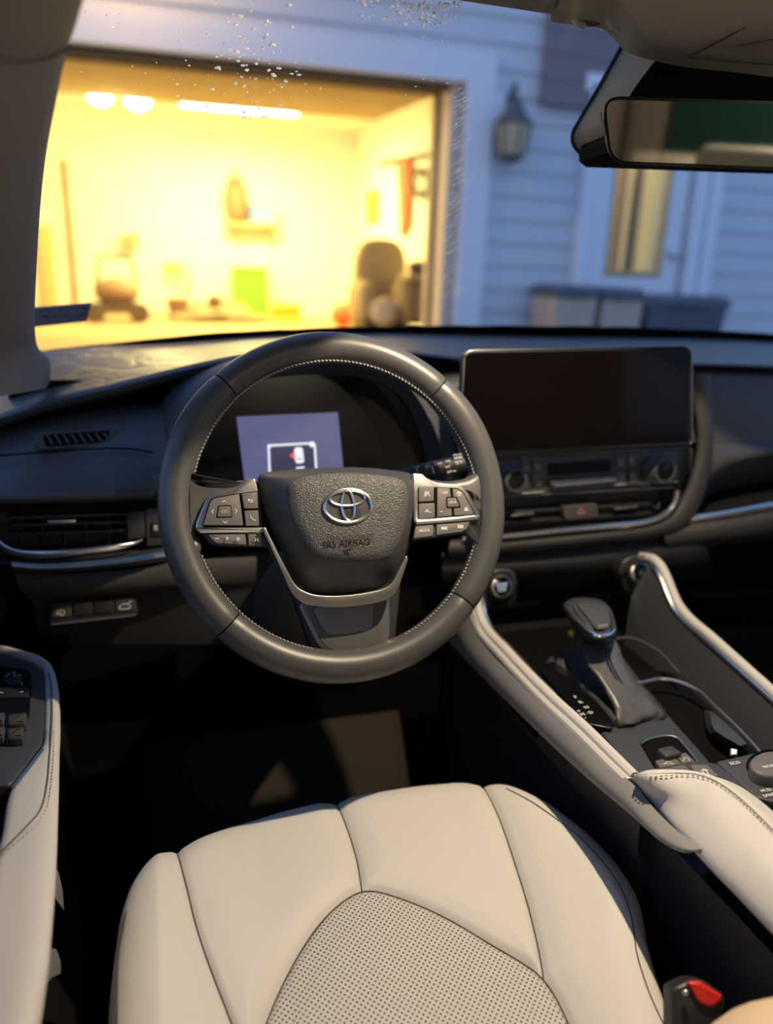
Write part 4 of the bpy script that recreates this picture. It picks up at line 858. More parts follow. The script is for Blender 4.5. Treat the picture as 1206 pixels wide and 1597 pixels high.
# lower spoke
LS = [(466,946),(480,975),(494,1004),(512,1019),(545,1022),(585,1016),(606,1006),(609,990),(608,930),(600,925),(480,932)]
wp_('lower_spoke', LS, -.016, -.001, m_chrd, r=8, bev=.002)
wp_('lower_spoke_face', [(478,950),(500,1000),(514,1013),(545,1016),(584,1010),(602,1000),(604,988),(603,928),(480,934)], -.004, .0008, mat('charcoal_gloss_trim', (.085,.08,.072), .38), r=8, bev=.001)
wp_('lower_spoke_inlay', [(490,955),(506,983),(514,990),(545,988),(576,982),(582,972),(583,940),(492,946)], -.001, .0022, mat('dark_inlay', (.17,.16,.14), .45), r=7, bev=.0006)
# button pods
LP = lambda X, Y: (290+X/5.025, 720+Y/5.025)
RP = lambda X, Y: (560+X/5.243, 690+Y/5.243)
def pod(F_, outer, base, bar, lowbase, keys, lowkeys):
    wp_('thumb_trim', [F_(*p) for p in outer], .004, .0150, m_chrome, r=4, bev=.0014, label='satin silver frame of the thumb buttons')
    wp_('button_base', [F_(*p) for p in base], .012, .0154, m_void, r=3)
    wp_('lower_button_base', [F_(*p) for p in lowbase], -.004, .0125, m_blk, r=3, bev=.001)
    wp_('trim_bar', [F_(*p) for p in bar], .006, .0170, m_chrome, r=1.5, bev=.001, label='satin silver bar between the button rows')
    for p in keys: wp_('thumb_button', [F_(*q) for q in p], .0145, .0176, m_btn, r=1.6, bev=.0007)
    for p in lowkeys: wp_('thumb_button', [F_(*q) for q in p], .011, .0148, m_btn, r=1.6, bev=.0007)
pod(LP, [(75,540),(80,480),(140,335),(172,272),(235,230),(395,193),(440,165),(462,130),(545,128),(572,250),(600,560),(200,562)],
    [(128,500),(185,310),(215,280),(420,247),(575,228),(600,520),(140,520)],
    [(72,516),(625,514),(640,550),(110,560)],
    [(120,556),(640,552),(672,668),(260,660),(190,640)],
    [[(135,497),(190,318),(218,288),(418,252),(450,500)], [(437,250),(560,236),(566,366),(456,368)], [(458,384),(567,380),(574,502),(470,504)]],
    [[(168,566),(464,560),(472,652),(244,640),(214,622)], [(486,560),(590,560),(600,664),(492,656)]])
vplate('ok_button', [LP(*p) for p in ((258,350),(350,348),(360,430),(245,434))], .0170, .0186, m_btn, sw, r=2.5, bev=.0006, fr=WH)
obj('ok_button_gap', M().frame([np.array(WH.px(*LP(*p), .0178)) for p in rp([(252,342),(356,340),(367,437),(237,441)], 14)], [np.array(WH.px(*LP(*p), .0178)) for p in rp([(262,352),(348,350),(357,428),(248,432)], 12)], WH, .0165, .0179), m_void, sw, smooth=0)
pod(RP, [(438,250),(520,256),(570,298),(640,328),(800,343),(862,370),(902,420),(992,588),(994,618),(960,632),(470,672),(450,640)],
    [(485,358),(810,373),(858,408),(948,580),(930,598),(480,628)],
    [(466,640),(940,594),(994,604),(975,630),(468,672)],
    [(460,672),(935,636),(900,710),(850,745),(440,806)],
    [[(490,362),(615,368),(612,480),(490,486)], [(490,500),(620,495),(622,613),(490,624)], [(640,370),(745,376),(755,450),(762,600),(640,612)], [(768,380),(810,382),(850,407),(940,578),(920,592),(780,598)]],
    [[(465,682),(610,668),(608,765),(448,786)], [(635,666),(912,645),(880,708),(842,730),(635,758)]])
vplate('cancel_button', [RP(*p) for p in ((722,454),(795,454),(824,524),(724,528))], .0170, .0190, m_btn, sw, r=2, bev=.0006, fr=WH)
obj('cancel_button_gap', M().frame([np.array(WH.px(*RP(*p), .0180)) for p in rp([(714,445),(802,445),(836,532),(716,538)], 14)], [np.array(WH.px(*RP(*p), .0180)) for p in rp([(724,456),(793,456),(822,522),(726,526)], 12)], WH, .0165, .0181), m_void, sw, smooth=0)
def segL(l): return [(LP(*a), LP(*b)) for a, b in l]
def segR(l): return [(RP(*a), RP(*b)) for a, b in l]
obj('arrow_marks', lines(WH, segL([((285,318),(300,306)),((300,306),(315,318)),((292,466),(307,480)),((307,480),(324,466)),((214,378),(202,394)),((202,394),(212,408)),((388,372),(400,386)),((400,386),(390,402)),((488,300),(520,300)),((520,300),(524,316)),((524,316),(500,316)),((488,300),(496,292)),((488,300),(496,308)),((506,424),(512,440)),((512,440),(534,458)),((534,458),(546,458)),((228,601),(258,601)),((394,604),(426,604)),((410,590),(410,620)),((318,596),(326,590)),((326,590),(326,614)),((318,596),(326,614)),((540,600),(550,612)),((540,622),(550,612)),((562,600),(566,622))]), .0179, .0007), m_print, sw, smooth=0)
text('ok_lettering', 'OK', WH, *LP(303, 392), .0188, .0042, m_dimprint, sw)
text('cancel_lettering', 'CANCEL', WH, *RP(766, 490), .0192, .0024, m_print, sw)
text('res_lettering', '+ RES', WH, *RP(698, 412), .0178, .0034, m_print, sw)
text('mode_lettering', 'MODE', WH, *RP(537, 720), .0150, .0040, m_print, sw)
obj('right_marks', lines(WH, segR([((535,440),(545,415)),((545,415),(565,415)),((565,415),(578,440)),((550,440),(556,424)),((540,408),(550,402)),((560,402),(572,410)),((540,568),(556,560)),((560,566),(572,566)),((552,552),(566,552)),((580,568),(590,572)),((800,420),(812,404)),((812,404),(830,408)),((830,408),(836,424)),((818,420),(832,412)),((808,432),(830,434)),((866,534),(888,534)),((868,544),(886,544)),((862,556),(896,556)),((864,548),(890,548)),((665,565),(680,565))]), .0179, .0007), m_print, sw, smooth=0)
obj('track_marks', lines(WH, segR([((678,690),(678,714)),((682,702),(696,690)),((682,702),(696,714)),((696,690),(696,714)),((700,702),(716,690)),((700,702),(716,714)),((716,690),(716,714)),((848,676),(848,700)),((844,688),(830,676)),((844,688),(830,700)),((830,676),(830,700)),((826,688),(810,676)),((826,688),(810,700)),((810,676),(810,700))]), .0152, .0009), m_print, sw, smooth=0)
# wiper stalk
stf = Fr(at(690, 728, 'y', .868), at(735, 722, 'y', .862)-at(600, 742, 'y', .885), (0, .25, .97))
s0, s1 = at(596, 744, 'y', .890), at(735, 721, 'y', .862)
stk = empty('wiper_stalk', tuple(s0), 'black wiper stalk with white lettering behind the right side of the wheel', 'stalk')
def sp_(t): return s0+(s1-s0)*t
obj('lever', M().tube([sp_(0), sp_(.2), sp_(.40), sp_(.55), sp_(.57)], [.005,.0062,.0078,.0088,.0088], 20), m_blk, stk)
obj('twist_ring', M().tube([sp_(.575), sp_(.58), sp_(.72), sp_(.725)], [.0086,.0092,.0094,.009], 20), m_blk, stk)
obj('end_knob', M().tube([sp_(.73), sp_(.735), sp_(.93), sp_(.975), sp_(1)], [.0094,.0100,.0102,.0092,.0062], 24), m_blk, stk)
SF = Fr(sp_(.7), s1-s0, np.cross(CAMP-sp_(.7), s1-s0)*1.0); 
if SF.v[2] < 0: SF = Fr(sp_(.7), s1-s0, -SF.v)
if SF.w@(CAMP-sp_(.7)) < 0: SF = Fr(sp_(.7), s1-s0, SF.v)
sa = 0
for s_, x, y, z in (('REAR',715,714,.0042),('ON',698.5,719.5,.0040),('INT',699,728,.0036),('OFF',701,736,.0036),('INT',686,723,.0034),('HI',652,728,.0028)): text('stalk_lettering', s_, SF, x, y, .0104, z, m_print, stk)
obj('stalk_marks', lines(SF, [((710,720),(721,719)),((711,720),(713,724)),((720,719),(719,723)),((715,721),(715,724)),((707,711-1.5),(720,708)),((663,727),(671,726)),((664,727),(666,731)),((670,726),(669,730)),((674,727),(676,738)),((675,728),(677,738)),((679,726),(683,723)),((650,729),(651,736)),((707,735),(711,734.5))], .0105, .0008), m_print, stk, smooth=0)
ls = empty('turn_stalk', tuple(at(250, 765, 'y', .86)), 'dark turn signal stalk end peeping out left of the wheel rim', 'stalk')
obj('lever', M().tube([at(330,770,'y',.90), at(262,762,'y',.87)], .0085, 18), m_blk, ls)
obj('end_knob', M().tube([at(264,762,'y',.87), at(258,761,'y',.868), at(243,760,'y',.862), at(236,760,'y',.86)], [.009,.0145,.0145,.010], 20), m_blk, ls)
# ================================================================== FLOOR
obj('floor', M().box((.56, .3, .40), (1.7, 2.4, .04)).add([(-.3,.95,.42),(1.4,.95,.42),(1.4,1.16,.75),(-.3,1.16,.75)], [(0,1,2,3)]), m_carpet, kind='structure', smooth=0)
mt_rows = [(.45,.428),(.70,.428),(.90,.428),(.955,.438),(1.03,.555),(1.13,.712)]
G = [[np.array([x + (.02*math.sin(3*y) if abs(x-.17) > .2 else 0), y-.004, z+.006]) for x in np.linspace(-.04, .38, 12)] for y, z in mt_rows]
obj('floor_mat', M().grid(G), m_mat, label='dark brown carpet mat faintly lit in the driver footwell', cat_='floor mat', solid=-.006)
# ================================================================== SEAT
seat = empty('driver_seat', (.19, .45, .42), 'pale grey leather driver seat with perforated centre insert and dark seams', 'seat')
XC = .188; ZS = .857
def hz(x, y):
    s = (x-XC)/.25; b = np.abs(s)
    z = ZS + .030*np.clip((b-.42)/.42, 0, 1)**1.5*(1-.4*np.clip((y-.55)/.2, 0, 1)) + .010*np.clip((y-.45)/.2, 0, 1) - .012*np.exp(-((y-.38)/.15)**2)*(1-b*b).clip(0, 1)
    return z
def onseat(px, py, it=6):
    z = ZS
    for _ in range(it): p = at(px, py, 'z', z); z = float(hz(p[0], p[1]))
    return at(px, py, 'z', z)
RE = .045
seL = [(162,1640),(166,1560),(170,1500),(178,1440),(186,1396),(202,1352),(232,1314),(274,1296)]
seF = [(274,1296),(340,1274),(400,1257),(470,1238),(530,1225),(600,1214),(680,1204),(760,1199),(804,1206)]
seR = [(804,1206),(862,1234),(922,1278),(970,1326),(1003,1380),(1018,1450),(1040,1520),(1064,1590),(1076,1640)]
Lw = np.array([onseat(*p) for p in seL]); Fw = np.array([onseat(*p) for p in seF]); Rw = np.array([onseat(*p) for p in seR])
NX, NY = 230, 230
YB = .16
Lp = sorted([(p[1], p[0]) for p in Lw]); Rp_ = sorted([(p[1], p[0]) for p in Rw])
def xl(y): return np.interp(y, [YB]+[p[0] for p in Lp], [Lp[0][1]]+[p[1] for p in Lp])
def xr(y): return np.interp(y, [YB]+[p[0] for p in Rp_], [Rp_[0][1]]+[p[1] for p in Rp_])
outline = list(cat([(Lp[0][1], YB)]+[(p[0], p[1]) for p in Lw[:-1]]+[(p[0], p[1]) for p in Fw[:-1]]+[(p[0], p[1]) for p in Rw]+[(Rp_[0][1], YB)], 400))
O2 = np.array(outline)
def dseg(P, poly, closed=False):
    Q = np.array(poly); A = Q[:-1]; B = Q[1:]
    best = np.full(len(P), 9.0); near = np.zeros((len(P), 2))
    for a, b in zip(A, B):
        d = b-a; t = np.clip(((P-a)@d)/max(1e-12, d@d), 0, 1); q = a+t[:,None]*d; dd = np.linalg.norm(P-q, axis=1); m = dd < best; best[m] = dd[m]; near[m] = q[m]
    return best, near
# polar like conforming grid: centre c, rings towards the outline
c0_ = np.array([XC, .42]); NR, NT = 150, 420
otl = np.array(cat([tuple(p) for p in outline], NT))
rad = 1-(1-np.linspace(0, 1, NR))**1.25
P2 = (c0_[None,None,:] + rad[:,None,None]*(otl[None,:,:]-c0_)).reshape(-1, 2)
seams = {k: np.array([onseat(*p)[:2] for p in cat(v, 60)]) for k, v in {
    'left': [(273,1290),(278,1322),(290,1370),(305,1430),(325,1490),(352,1560),(375,1620)],
    'right': [(752,1196),(760,1221),(782,1270),(803,1330),(825,1400),(842,1470),(850,1516)],
    'front': [(522,1222),(530,1249),(545,1290),(557,1330),(565,1378)],
    'insert': [(395,1640),(420,1570),(450,1505),(490,1440),(530,1398),(568,1378),(610,1384),(690,1416),(770,1462),(830,1498),(850,1516),(870,1545),(895,1600),(905,1640)]}.items()}
ins_poly = np.vstack([seams['insert'], [[seams['insert'][-1][0], YB-.1], [seams['insert'][0][0], YB-.1]]])
def inside(P, poly):
    r = np.zeros(len(P), bool); n = len(poly)
    for i in range(n):
        a, b = poly[i-1], poly[i]; c = ((a[1] > P[:,1]) != (b[1] > P[:,1])) & (P[:,0] < (b[0]-a[0])*(P[:,1]-a[1])/(b[1]-a[1]+1e-12)+a[0]); r ^= c
    return r
# snap vertices near a seam on to it
inner = (np.arange(len(P2))//NT) < NR-1
for k, sm in seams.items():
    d, nr_ = dseg(P2, sm); m = (d < .0016) & inner; P2[m] = nr_[m]
dout, _ = dseg(P2, O2)
Z = hz(P2[:,0], P2[:,1])
dd = np.clip(dout, 0, RE); bk = P2[:,1] < YB+.06
edge = RE-np.sqrt(np.maximum(0, RE**2-(RE-dd)**2)); Z = Z - np.where(bk & (np.abs(P2[:,0]-XC) < .18), 0, edge*.6)
smd = np.full(len(P2), 9.0)
for k, sm in seams.items():
    d, _ = dseg(P2, sm); smd = np.minimum(smd, d)
Z -= .0045*np.exp(-(smd/.0032)**2) + .006*np.exp(-(smd/.016)**2)
isin = inside(P2, ins_poly); Z -= np.where(isin, .004*np.clip(smd/.02, 0, 1), 0)
ctr = P2.reshape(NR, NT, 2); V3 = np.column_stack([P2, Z])
reg = {'left_bolster': [], 'right_bolster': [], 'front_panel': [], 'front_panel_r': [], 'insert_panel': []}
SL = seams['left']; SRr = np.vstack([seams['right'], seams['insert'][-16:]]); SFm = seams['front']
def xat(sm, y): o = np.argsort(sm[:,1]); return np.interp(y, sm[o,1], sm[o,0])
for j in range(NR-1):
    for i in range(NT-1):
        f = (j*NT+i, j*NT+i+1, (j+1)*NT+i+1, (j+1)*NT+i)
        reg.setdefault('f', []).append(f)
F_ = np.array(reg.pop('f')); cen = P2[F_].mean(1)
ii = inside(cen, ins_poly); xL = xat(SL, cen[:,1]); xRi = np.where(cen[:,1] > seams['right'][-1][1], xat(seams['right'], cen[:,1]), xat(seams['insert'][-14:], cen[:,1])); xF = xat(SFm, cen[:,1])
lab = np.where(ii, 4, np.where(cen[:,0] < xL, 0, np.where(cen[:,0] > xRi, 1, np.where(cen[:,0] < xF, 2, 3))))
def sub(idx):
    F2 = F_[idx]; u, inv = np.unique(F2.reshape(-1), return_inverse=True); m = M(); m.v = [tuple(map(float, q)) for q in V3[u]]; m.f = [tuple(int(z) for z in r) for r in inv.reshape(F2.shape)]; return m
for k, nm in enumerate(('left_bolster','right_bolster','front_panel','front_panel','insert_panel')):
    obj(nm, sub(lab == k), m_perf if k == 4 else m_seat, seat, smooth=70, label='perforated centre insert of the seat' if k == 4 else None)
for k, sm in seams.items():
    pts = []
    for p in sm:
        j = np.argmin(((P2-p)**2).sum(1)); pts.append((p[0], p[1], Z[j]+.0006))
    obj('seam', M().tube(cat(pts, 70), .0009, 5), m_seam, seat)
# skirt down from the outline, with a piping seam
base_ring = V3[(NR-1)*NT:]
R_ = []
for dz, sh_ in ((0,0),(.012,.002),(.03,.001),(.07,-.004),(.13,-.012),(.20,-.02)):
    R_.append([np.array([p[0]+(p[0]-c0_[0])*sh_/.25, p[1]+(p[1]-c0_[1])*sh_/.25, p[2]-dz]) for p in base_ring])
obj('cushion_side', M().grid(R_), m_seat, seat, smooth=70)
pp = [np.array([p[0], p[1], 0]) for p in cat([tuple(onseat(*q)[:2]) for q in [(182,1640),(181,1540),(184,1470),(196,1405)]], 30)]
def onz(p): j = np.argmin(((P2-np.array(p[:2]))**2).sum(1)); return (p[0], p[1], Z[j]+.0008)
obj('seam', M().tube([onz(p) for p in pp], .0008, 5), m_seam, seat)
pp = cat([tuple(onseat(*q)[:2]) for q in [(790,1224),(845,1258),(900,1300),(940,1340),(972,1385),(988,1430),(995,1480),(1015,1540),(1040,1590)]], 60)
obj('seam', M().tube([onz(p) for p in pp], .0006, 5), m_seam, seat)
obj('seat_base', M().box((XC, .42, .58), (.42, .50, .22)), m_blk, seat, smooth=0)
# backrest: right wing seen blurred in the corner
def backring(t):
    z = .80+.75*t; y = .15-.30*t; wdt = .27-.03*t
    return [np.array([XC+s*wdt, y-.02+(.115*math.exp(-((abs(s)-.86)/.16)**2))*(1-.7*t), z]) for s in np.linspace(-1, 1, 33)]+[np.array([XC+s*wdt*.98, y-.12, z]) for s in np.linspace(1, -1, 12)]
obj('backrest', M().loft([backring(t) for t in np.linspace(0, .72, 20)]), m_seat, seat, smooth=60)
c = at(1175, 1590, 'x', .355)
cw_ = at(1312, 1872, 'x', .37)
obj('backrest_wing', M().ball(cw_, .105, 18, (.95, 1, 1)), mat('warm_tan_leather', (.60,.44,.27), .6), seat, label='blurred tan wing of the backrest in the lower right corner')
# passenger seat: the same seat, beyond the console
ps = seat.copy(); COL.objects.link(ps); ps.name = 'passenger_seat'; ps.location = (.19+.775, .43, .42); ps['label'] = 'pale grey leather passenger seat beyond the console'
for ch in list(seat.children):
    c = ch.copy(); COL.objects.link(c); c.parent = ps
# ================================================================== BUCKLE
bk_ = empty('seat_buckle', tuple(at(1090, 1580, 'z', .90)), 'black seat belt buckle with red release button beside the driver seat', 'buckle')
BF = Fr(at(1095, 1560, 'z', .915), (.93,-.30,0), (.22,.62,.75))
if BF.w@(CAMP-BF.o) < 0: BF = Fr(BF.o, BF.u, -BF.v)
pb = lambda n_, pts, w0, w1, m, **k: plate(n_, pts, BF, w0, w1, m, bk_, **k)
pb('body', [(1049,1541),(1075,1528),(1098,1528),(1130,1550),(1134,1564),(1110,1640),(1050,1640)], -.022, .0, m_blk, r=7, bev=.003)
pb('release_button', [(1073,1532),(1094,1531),(1128,1553),(1126,1562),(1113,1571),(1100,1569),(1090,1562)], -.002, .0045, m_red, r=6, bev=.002)
obj('lettering', lines(BF, [((1059,1540),(1069,1536))], .0004, .0016), m_dimprint, bk_, smooth=0)
obj('latch_glint', M().ball(at(1070, 1548, 'z', .924), .0028, 6), m_chrome, bk_)
obj('stem', M().tube([BF.o-BF.w*.015+np.array([0,0,-.03]), BF.o+np.array([.01,-.04,-.28])], .012), m_blk, bk_)
# ================================================================== CENTRE CONSOLE
con = empty('centre_console', (.56, .6, .6), 'grey beige centre console with twin light rails, shifter deck and armrest', 'console')
XP = lambda px, py, x: at(px, py, 'x', x)
rail = [(752,905),(745,925),(746,948),(753,970),(764,988),(785,1010),(820,1047),(860,1087),(910,1133),(955,1178),(990,1213)]
obj('rail', M().tube(cat([XP(*p, .418) for p in rail], 70), .0062, 10), m_pad, con, label='light grey upper rail of the console')
rail2 = [(742,925),(737,950),(745,975),(756,994),(777,1017),(812,1055),(852,1096),(902,1143),(948,1189),(982,1222)]
obj('rail', M().tube(cat([XP(*p, .412) for p in rail2], 70), .0060, 10), m_pad, con, label='light grey lower rail of the console')
obj('rail_groove', M().tube(cat([XP((a[0]+b[0])/2, (a[1]+b[1])/2, .416) for a, b in zip(rail[1:], rail2)], 60), .0036, 6), m_seam, con)
inn = [(757,905),(753,926),(755,948),(762,968),(773,986),(795,1008),(830,1045),(868,1082)]
obj('rail_chrome', M().tube(cat([XP(*p, .424) for p in inn], 50), [.0026]*34+[.0026-.00013*k for k in range(16)], 8), m_chrome, con, label='silver bead inside the driver side rail')
low = [(690,985),(705,1006),(745,1048),(800,1103),(860,1162),(920,1217),(985,1272),(1025,1308),(1050,1324),(1072,1331),(1094,1324)]
top_ = [(735,925),(737,952),(756,996),(812,1057),(862,1106),(912,1152),(955,1196),(990,1225),(1020,1260),(1050,1290),(1080,1312),(1096,1324)]
A1 = cat([XP(*p, .409) for p in top_], 70); B1 = cat([XP(*p, .398) for p in low], 70)
G = [[A1[i]*(1-t)+B1[i]*t+np.array([-.006*math.sin(math.pi*t), 0, 0]) for i in range(70)] for t in np.linspace(0, 1, 12)]
G.append([p+np.array([.03,0,.002])*min(1, (69-i)/16) for i, p in enumerate(B1)])
obj('side_panel', M().grid(G), m_side, con, smooth=60, label='plain grey side panel facing the driver knee')
obj('tunnel', M().box((.575, .55, .66), (.22, 1.2, .46)), m_blk, con, smooth=0)
obj('tunnel_side', M().add([(.462,-.3,.42),(.462,1.12,.42),(.455,1.12,.90),(.455,-.3,.955)], [(0,1,2,3)]), mat('dark_side_plastic', (.030,.028,.026), .7), con, smooth=0)
# passenger rail
railR = [(1000,868),(1020,872),(1032,884),(1042,905),(1050,925),(1060,945),(1078,966),(1110,993),(1150,1029),(1206,1079),(1290,1155)]
obj('rail', M().tube(cat([XP(p[0], p[1], .70) for p in railR], 70), .0065, 10), m_pad, con, label='light grey rail on the passenger side of the console')
railR2 = [(p[0]-7, p[1]+8) for p in railR[1:]]
obj('rail_chrome', M().tube(cat([XP(p[0], p[1], .694) for p in railR2], 70), .0034, 8), m_chrome, con, label='silver bead inside the passenger side rail')
wl = [(1010,885),(1026,905),(1036,930),(1046,952),(1066,976),(1100,1007),(1140,1043),(1196,1094),(1280,1170)]
wb = [(985,930),(985,955),(990,985),(1005,1010),(1050,1052),(1100,1098),(1150,1145),(1206,1196),(1280,1262)]
A1 = cat([XP(*p, .692) for p in wl], 60); B1 = cat([XP(*p, .672) for p in wb], 60)
obj('inner_wall', M().grid([[A1[i]*(1-t)+B1[i]*t for i in range(60)] for t in np.linspace(0, 1, 6)]+[[p+np.array([-.002,0,-.12]) for p in B1]]), m_cons, con, smooth=60)
# left inner wall and deck
ZD = .955; ZF = zfr(ZD)
wlL = [XP(*p, .427) for p in cat(inn+[(915,1127),(960,1172),(1000,1212)], 60)]
obj('inner_wall', M().grid([wlL, [p+np.array([.006,0,-.03]) for p in wlL], [p+np.array([.010,0,-.10]) for p in wlL]]), m_cons, con, smooth=60)
def deckplate(name, pts, w0, w1, m, par=None, **k): return plate(name, pts, ZF, w0, w1, m, par or con, **k)
deckplate('deck', [(842,1040),(870,1012),(905,1000),(955,1000),(1000,1060),(1040,1110),(1108,1186),(1115,1215),(1010,1225),(980,1205),(905,1125)], -.03, .0, m_cons, r=8, bev=.004)
deckplate('deck_ridge', [(935,1135),(970,1128),(1035,1120),(1060,1140),(1105,1190),(1090,1215),(1010,1220),(970,1190)], -.01, .004, m_cons, r=10, bev=.004)
obj('storage_floor', M().box((.56, .88, .90), (.26, .26, .01)), m_void, con, smooth=0)
# gate indicator
gi = deckplate('gear_indicator', [(845,1035),(865,1030),(885,1045),(957,1128),(955,1136),(915,1128),(905,1120),(846,1048)], -.002, .010, m_gloss, r=5, bev=.0015)
obj('gate_ridge', M().tube(cat([ZF.W(*ZF.px(*p, .014), .010) for p in ((872,1026),(905,1060),(945,1100),(962,1122))], 24), .0042, 10), m_cons, con)
deckplate('ridge_cap', [(866,1032),(882,1024),(886,1045)], .0, .02, m_dlow, r=2, bev=.002)
for s_, x, y in (('P',898,1087),('R',906,1095),('N',915,1103),('D',922,1111),('M',909,1114),('+',903,1109),('-',913,1119)):
    text('gear_lettering', s_, ZF, x, y, .0106, .0072, m_print, gi, ang=math.radians(6), sx=1.1)
text('gear_lettering', '-', ZF, 916, 1112, .0106, .006, m_print, gi)
# shifter: boot and knob
sh = empty('gear_shifter', tuple(at(965, 1120, 'z', ZD)), 'gear lever with black knob, silver band and stitched leather boot', 'gear lever')
SFr = lambda y: yfr(y)
boot = [([(925,1133),(958,1136),(1000,1124),(1036,1117),(1030,1098),(1000,1068),(985,1062),(958,1078),(945,1100)], .0, 'z'),]
def ringz(pts, z): return [at(*p, 'z', z) for p in cat(pts, 40, True)]
br = [ringz([(948,1128),(962,1136),(985,1132),(1012,1125),(1036,1116),(1028,1100),(1002,1072),(985,1068),(975,1085),(955,1110)], ZD+.002),
      ringz([(958,1118),(966,1129),(984,1128),(1008,1119),(1026,1107),(1018,1092),(996,1066),(980,1058),(968,1072),(960,1100)], ZD+.010),
      ringz([(956,1092),(962,1106),(976,1104),(990,1096),(1000,1082),(994,1066),(980,1048),(966,1044),(956,1056),(954,1075)], ZD+.022),
      ringz([(935,1064),(944,1074),(960,1076),(974,1070),(982,1056),(978,1040),(968,1026),(950,1022),(937,1032),(932,1048)], ZD+.034),
      ringz([(916,1036),(924,1044),(938,1046),(954,1042),(968,1030),(968,1016),(960,1004),(940,1002),(924,1008),(915,1022)], ZD+.045),
      ringz([(909,1012),(916,1018),(930,1020),(948,1018),(960,1010),(962,1002),(954,994),(936,990),(918,992),(908,1000)], ZD+.052)]
nb = len(br[0]); FR = []
for j in range(len(br)-1):
    for t in (0,.33,.66): FR.append([br[j][i]*(1-t)+br[j+1][i]*t + (np.array([math.sin(i*.9+j*2)*.0012, math.cos(i*1.3+j)*.0012, 0]) if 0 < j+t else 0) for i in range(nb)])
FR.append(br[-1])
m_boot = mat('black_boot_leather', (.075,.070,.064), .38, bump='noise', scale=40, strength=.35, spec=.6, dist=.01)
bo = obj('boot', M().loft(FR, True, True), m_boot, sh, smooth=70)
obj('boot_frame', M().tube([p+np.array([0,0,-.001]) for p in br[0]], .003, 8, True), m_blk, sh)
for dx in (0, 5):
    obj('boot_stitch', M().tube(cat([at(946+dx, 1010, 'z', ZD+.0575), at(948+dx, 1032, 'z', ZD+.0505), at(960+dx, 1056, 'z', ZD+.041), at(974+dx, 1080, 'z', ZD+.028), at(990+dx, 1104, 'z', ZD+.017), at(1000+dx, 1124, 'z', ZD+.008)], 30), .0007, 5), m_void, bo)
def ringp(pts, z): return [at(*p, 'z', z) for p in cat(pts, 40, True)]
KO = [(878,945),(890,935),(912,933),(938,937),(951,948),(958,962),(962,985),(956,996),(938,1000),(918,996),(905,984),(890,968)]
def kr(k, z, dy=0): return ringp([(920+(x-920)*k, 968+dy+(y-968)*k) for x, y in KO], z)
kb = obj('knob', M().loft([kr(.72, ZD+.052, 14), kr(.90, ZD+.058, 8), kr(1.0, ZD+.068, 0), kr(1.0, ZD+.076, -1), kr(.93, ZD+.084, -2), kr(.74, ZD+.090, -3), kr(.4, ZD+.093, -4)]), mat('satin_black_knob', (.045,.046,.05), .33), sh, smooth=60)
kt = [(892,944),(900,958),(912,972),(922,986),(932,992),(952,989),(957,984),(954,968),(950,955)]
obj('knob_band', M().tube(cat([at(*p, 'z', z+.004) for p, z in zip(kt, (ZD+.089,ZD+.088,ZD+.087,ZD+.085,ZD+.084,ZD+.084,ZD+.085,ZD+.087,ZD+.088))], 50), [.0006+.0018*min(1, i/20, (49-i)/12) for i in range(50)], 8), m_chrome, sh, label='silver V band on the knob')
obj('knob_cap', M().loft([ringp([(898,942),(908,956),(920,972),(928,983),(950,981),(954,972),(950,955),(944,944),(925,938),(908,937)], ZD+.088), ringp([(903,944),(912,957),(922,970),(930,980),(948,978),(951,970),(947,955),(940,946),(925,941),(910,940)], ZD+.0955)]), mat('dark_grey_cap', (.06,.06,.065), .35), sh, smooth=50)
obj('release_key', M().tube([at(931,979,'z',ZD+.0945), at(947,977,'z',ZD+.0945)], .0034, 8), m_btn, sh)
obj('collar', M().loft([kr(.5, ZD+.050, 22), kr(.62, ZD+.054, 18)]), m_chrd, sh)
# yellow tag
yt = empty('yellow_tag', tuple(at(890, 988, 'z', .93)), 'tiny yellow tag left of the gear knob', 'tag')
obj('flag', M().prism([np.array(ZF.px(*p, .01)) for p in ((886,985),(894,984),(894,993),(888,990))], ZF, .008, .011), m_yel, yt, smooth=0)
obj('stem', M().tube([at(892,992,'z',ZD), at(891,989,'z',ZD+.01)], .001, 6), m_yel, yt)
# start button and round socket
def dial(c, nx, name, lb, ctg, px_off, lit):
    k = empty(name, tuple(c), lb, ctg); ax = np.array([0,-.90,.42]); ax = ax/np.linalg.norm(ax)
    obj('bezel_ring', M().lathe([(.0165,-.012),(.0185,-.004),(.0185,.002),(.0168,.006),(.0140,.0065),(.0128,.002)], c, ax, 40), m_chrd, k, smooth=60)
    obj('face', M().lathe([(.013,-.002),(.0128,.0035),(.0115,.0045)], c, ax, 32), m_gloss, k, smooth=50)
    return k, Fr(c, (1,0,0), np.cross(ax, (1,0,0)) if np.cross(ax, (1,0,0))[2] > 0 else -np.cross(ax, (1,0,0)))
cS = at(781, 916, 'y', .965)
k1, f1_ = dial(cS, 0, 'start_button', 'round push start button with glowing lettering below the centre screen', 'button', 0, 1)
for s_, dy in (('ENGINE', .0042), ('START', -.0002), ('STOP', -.0046)):
    c_ = bpy.data.curves.new('t', 'FONT')
    bpy.data.curves.remove(c_)
    P_ = f1_.W(0, dy, .005); pj = P_-CAMP; pxx = 603+FPX*(pj@RT)/(pj@FW); pyy = 798.5-FPX*(pj@UP)/(pj@FW)
    text('lettering', s_, f1_, pxx, pyy, .0049, .0050, m_btnlit, k1)
cR = at(997, 894, 'y', .955)
k2, f2_ = dial(cR, 0, 'round_socket', 'round chrome ringed control at the top of the passenger side rail', 'knob', 0, 0)
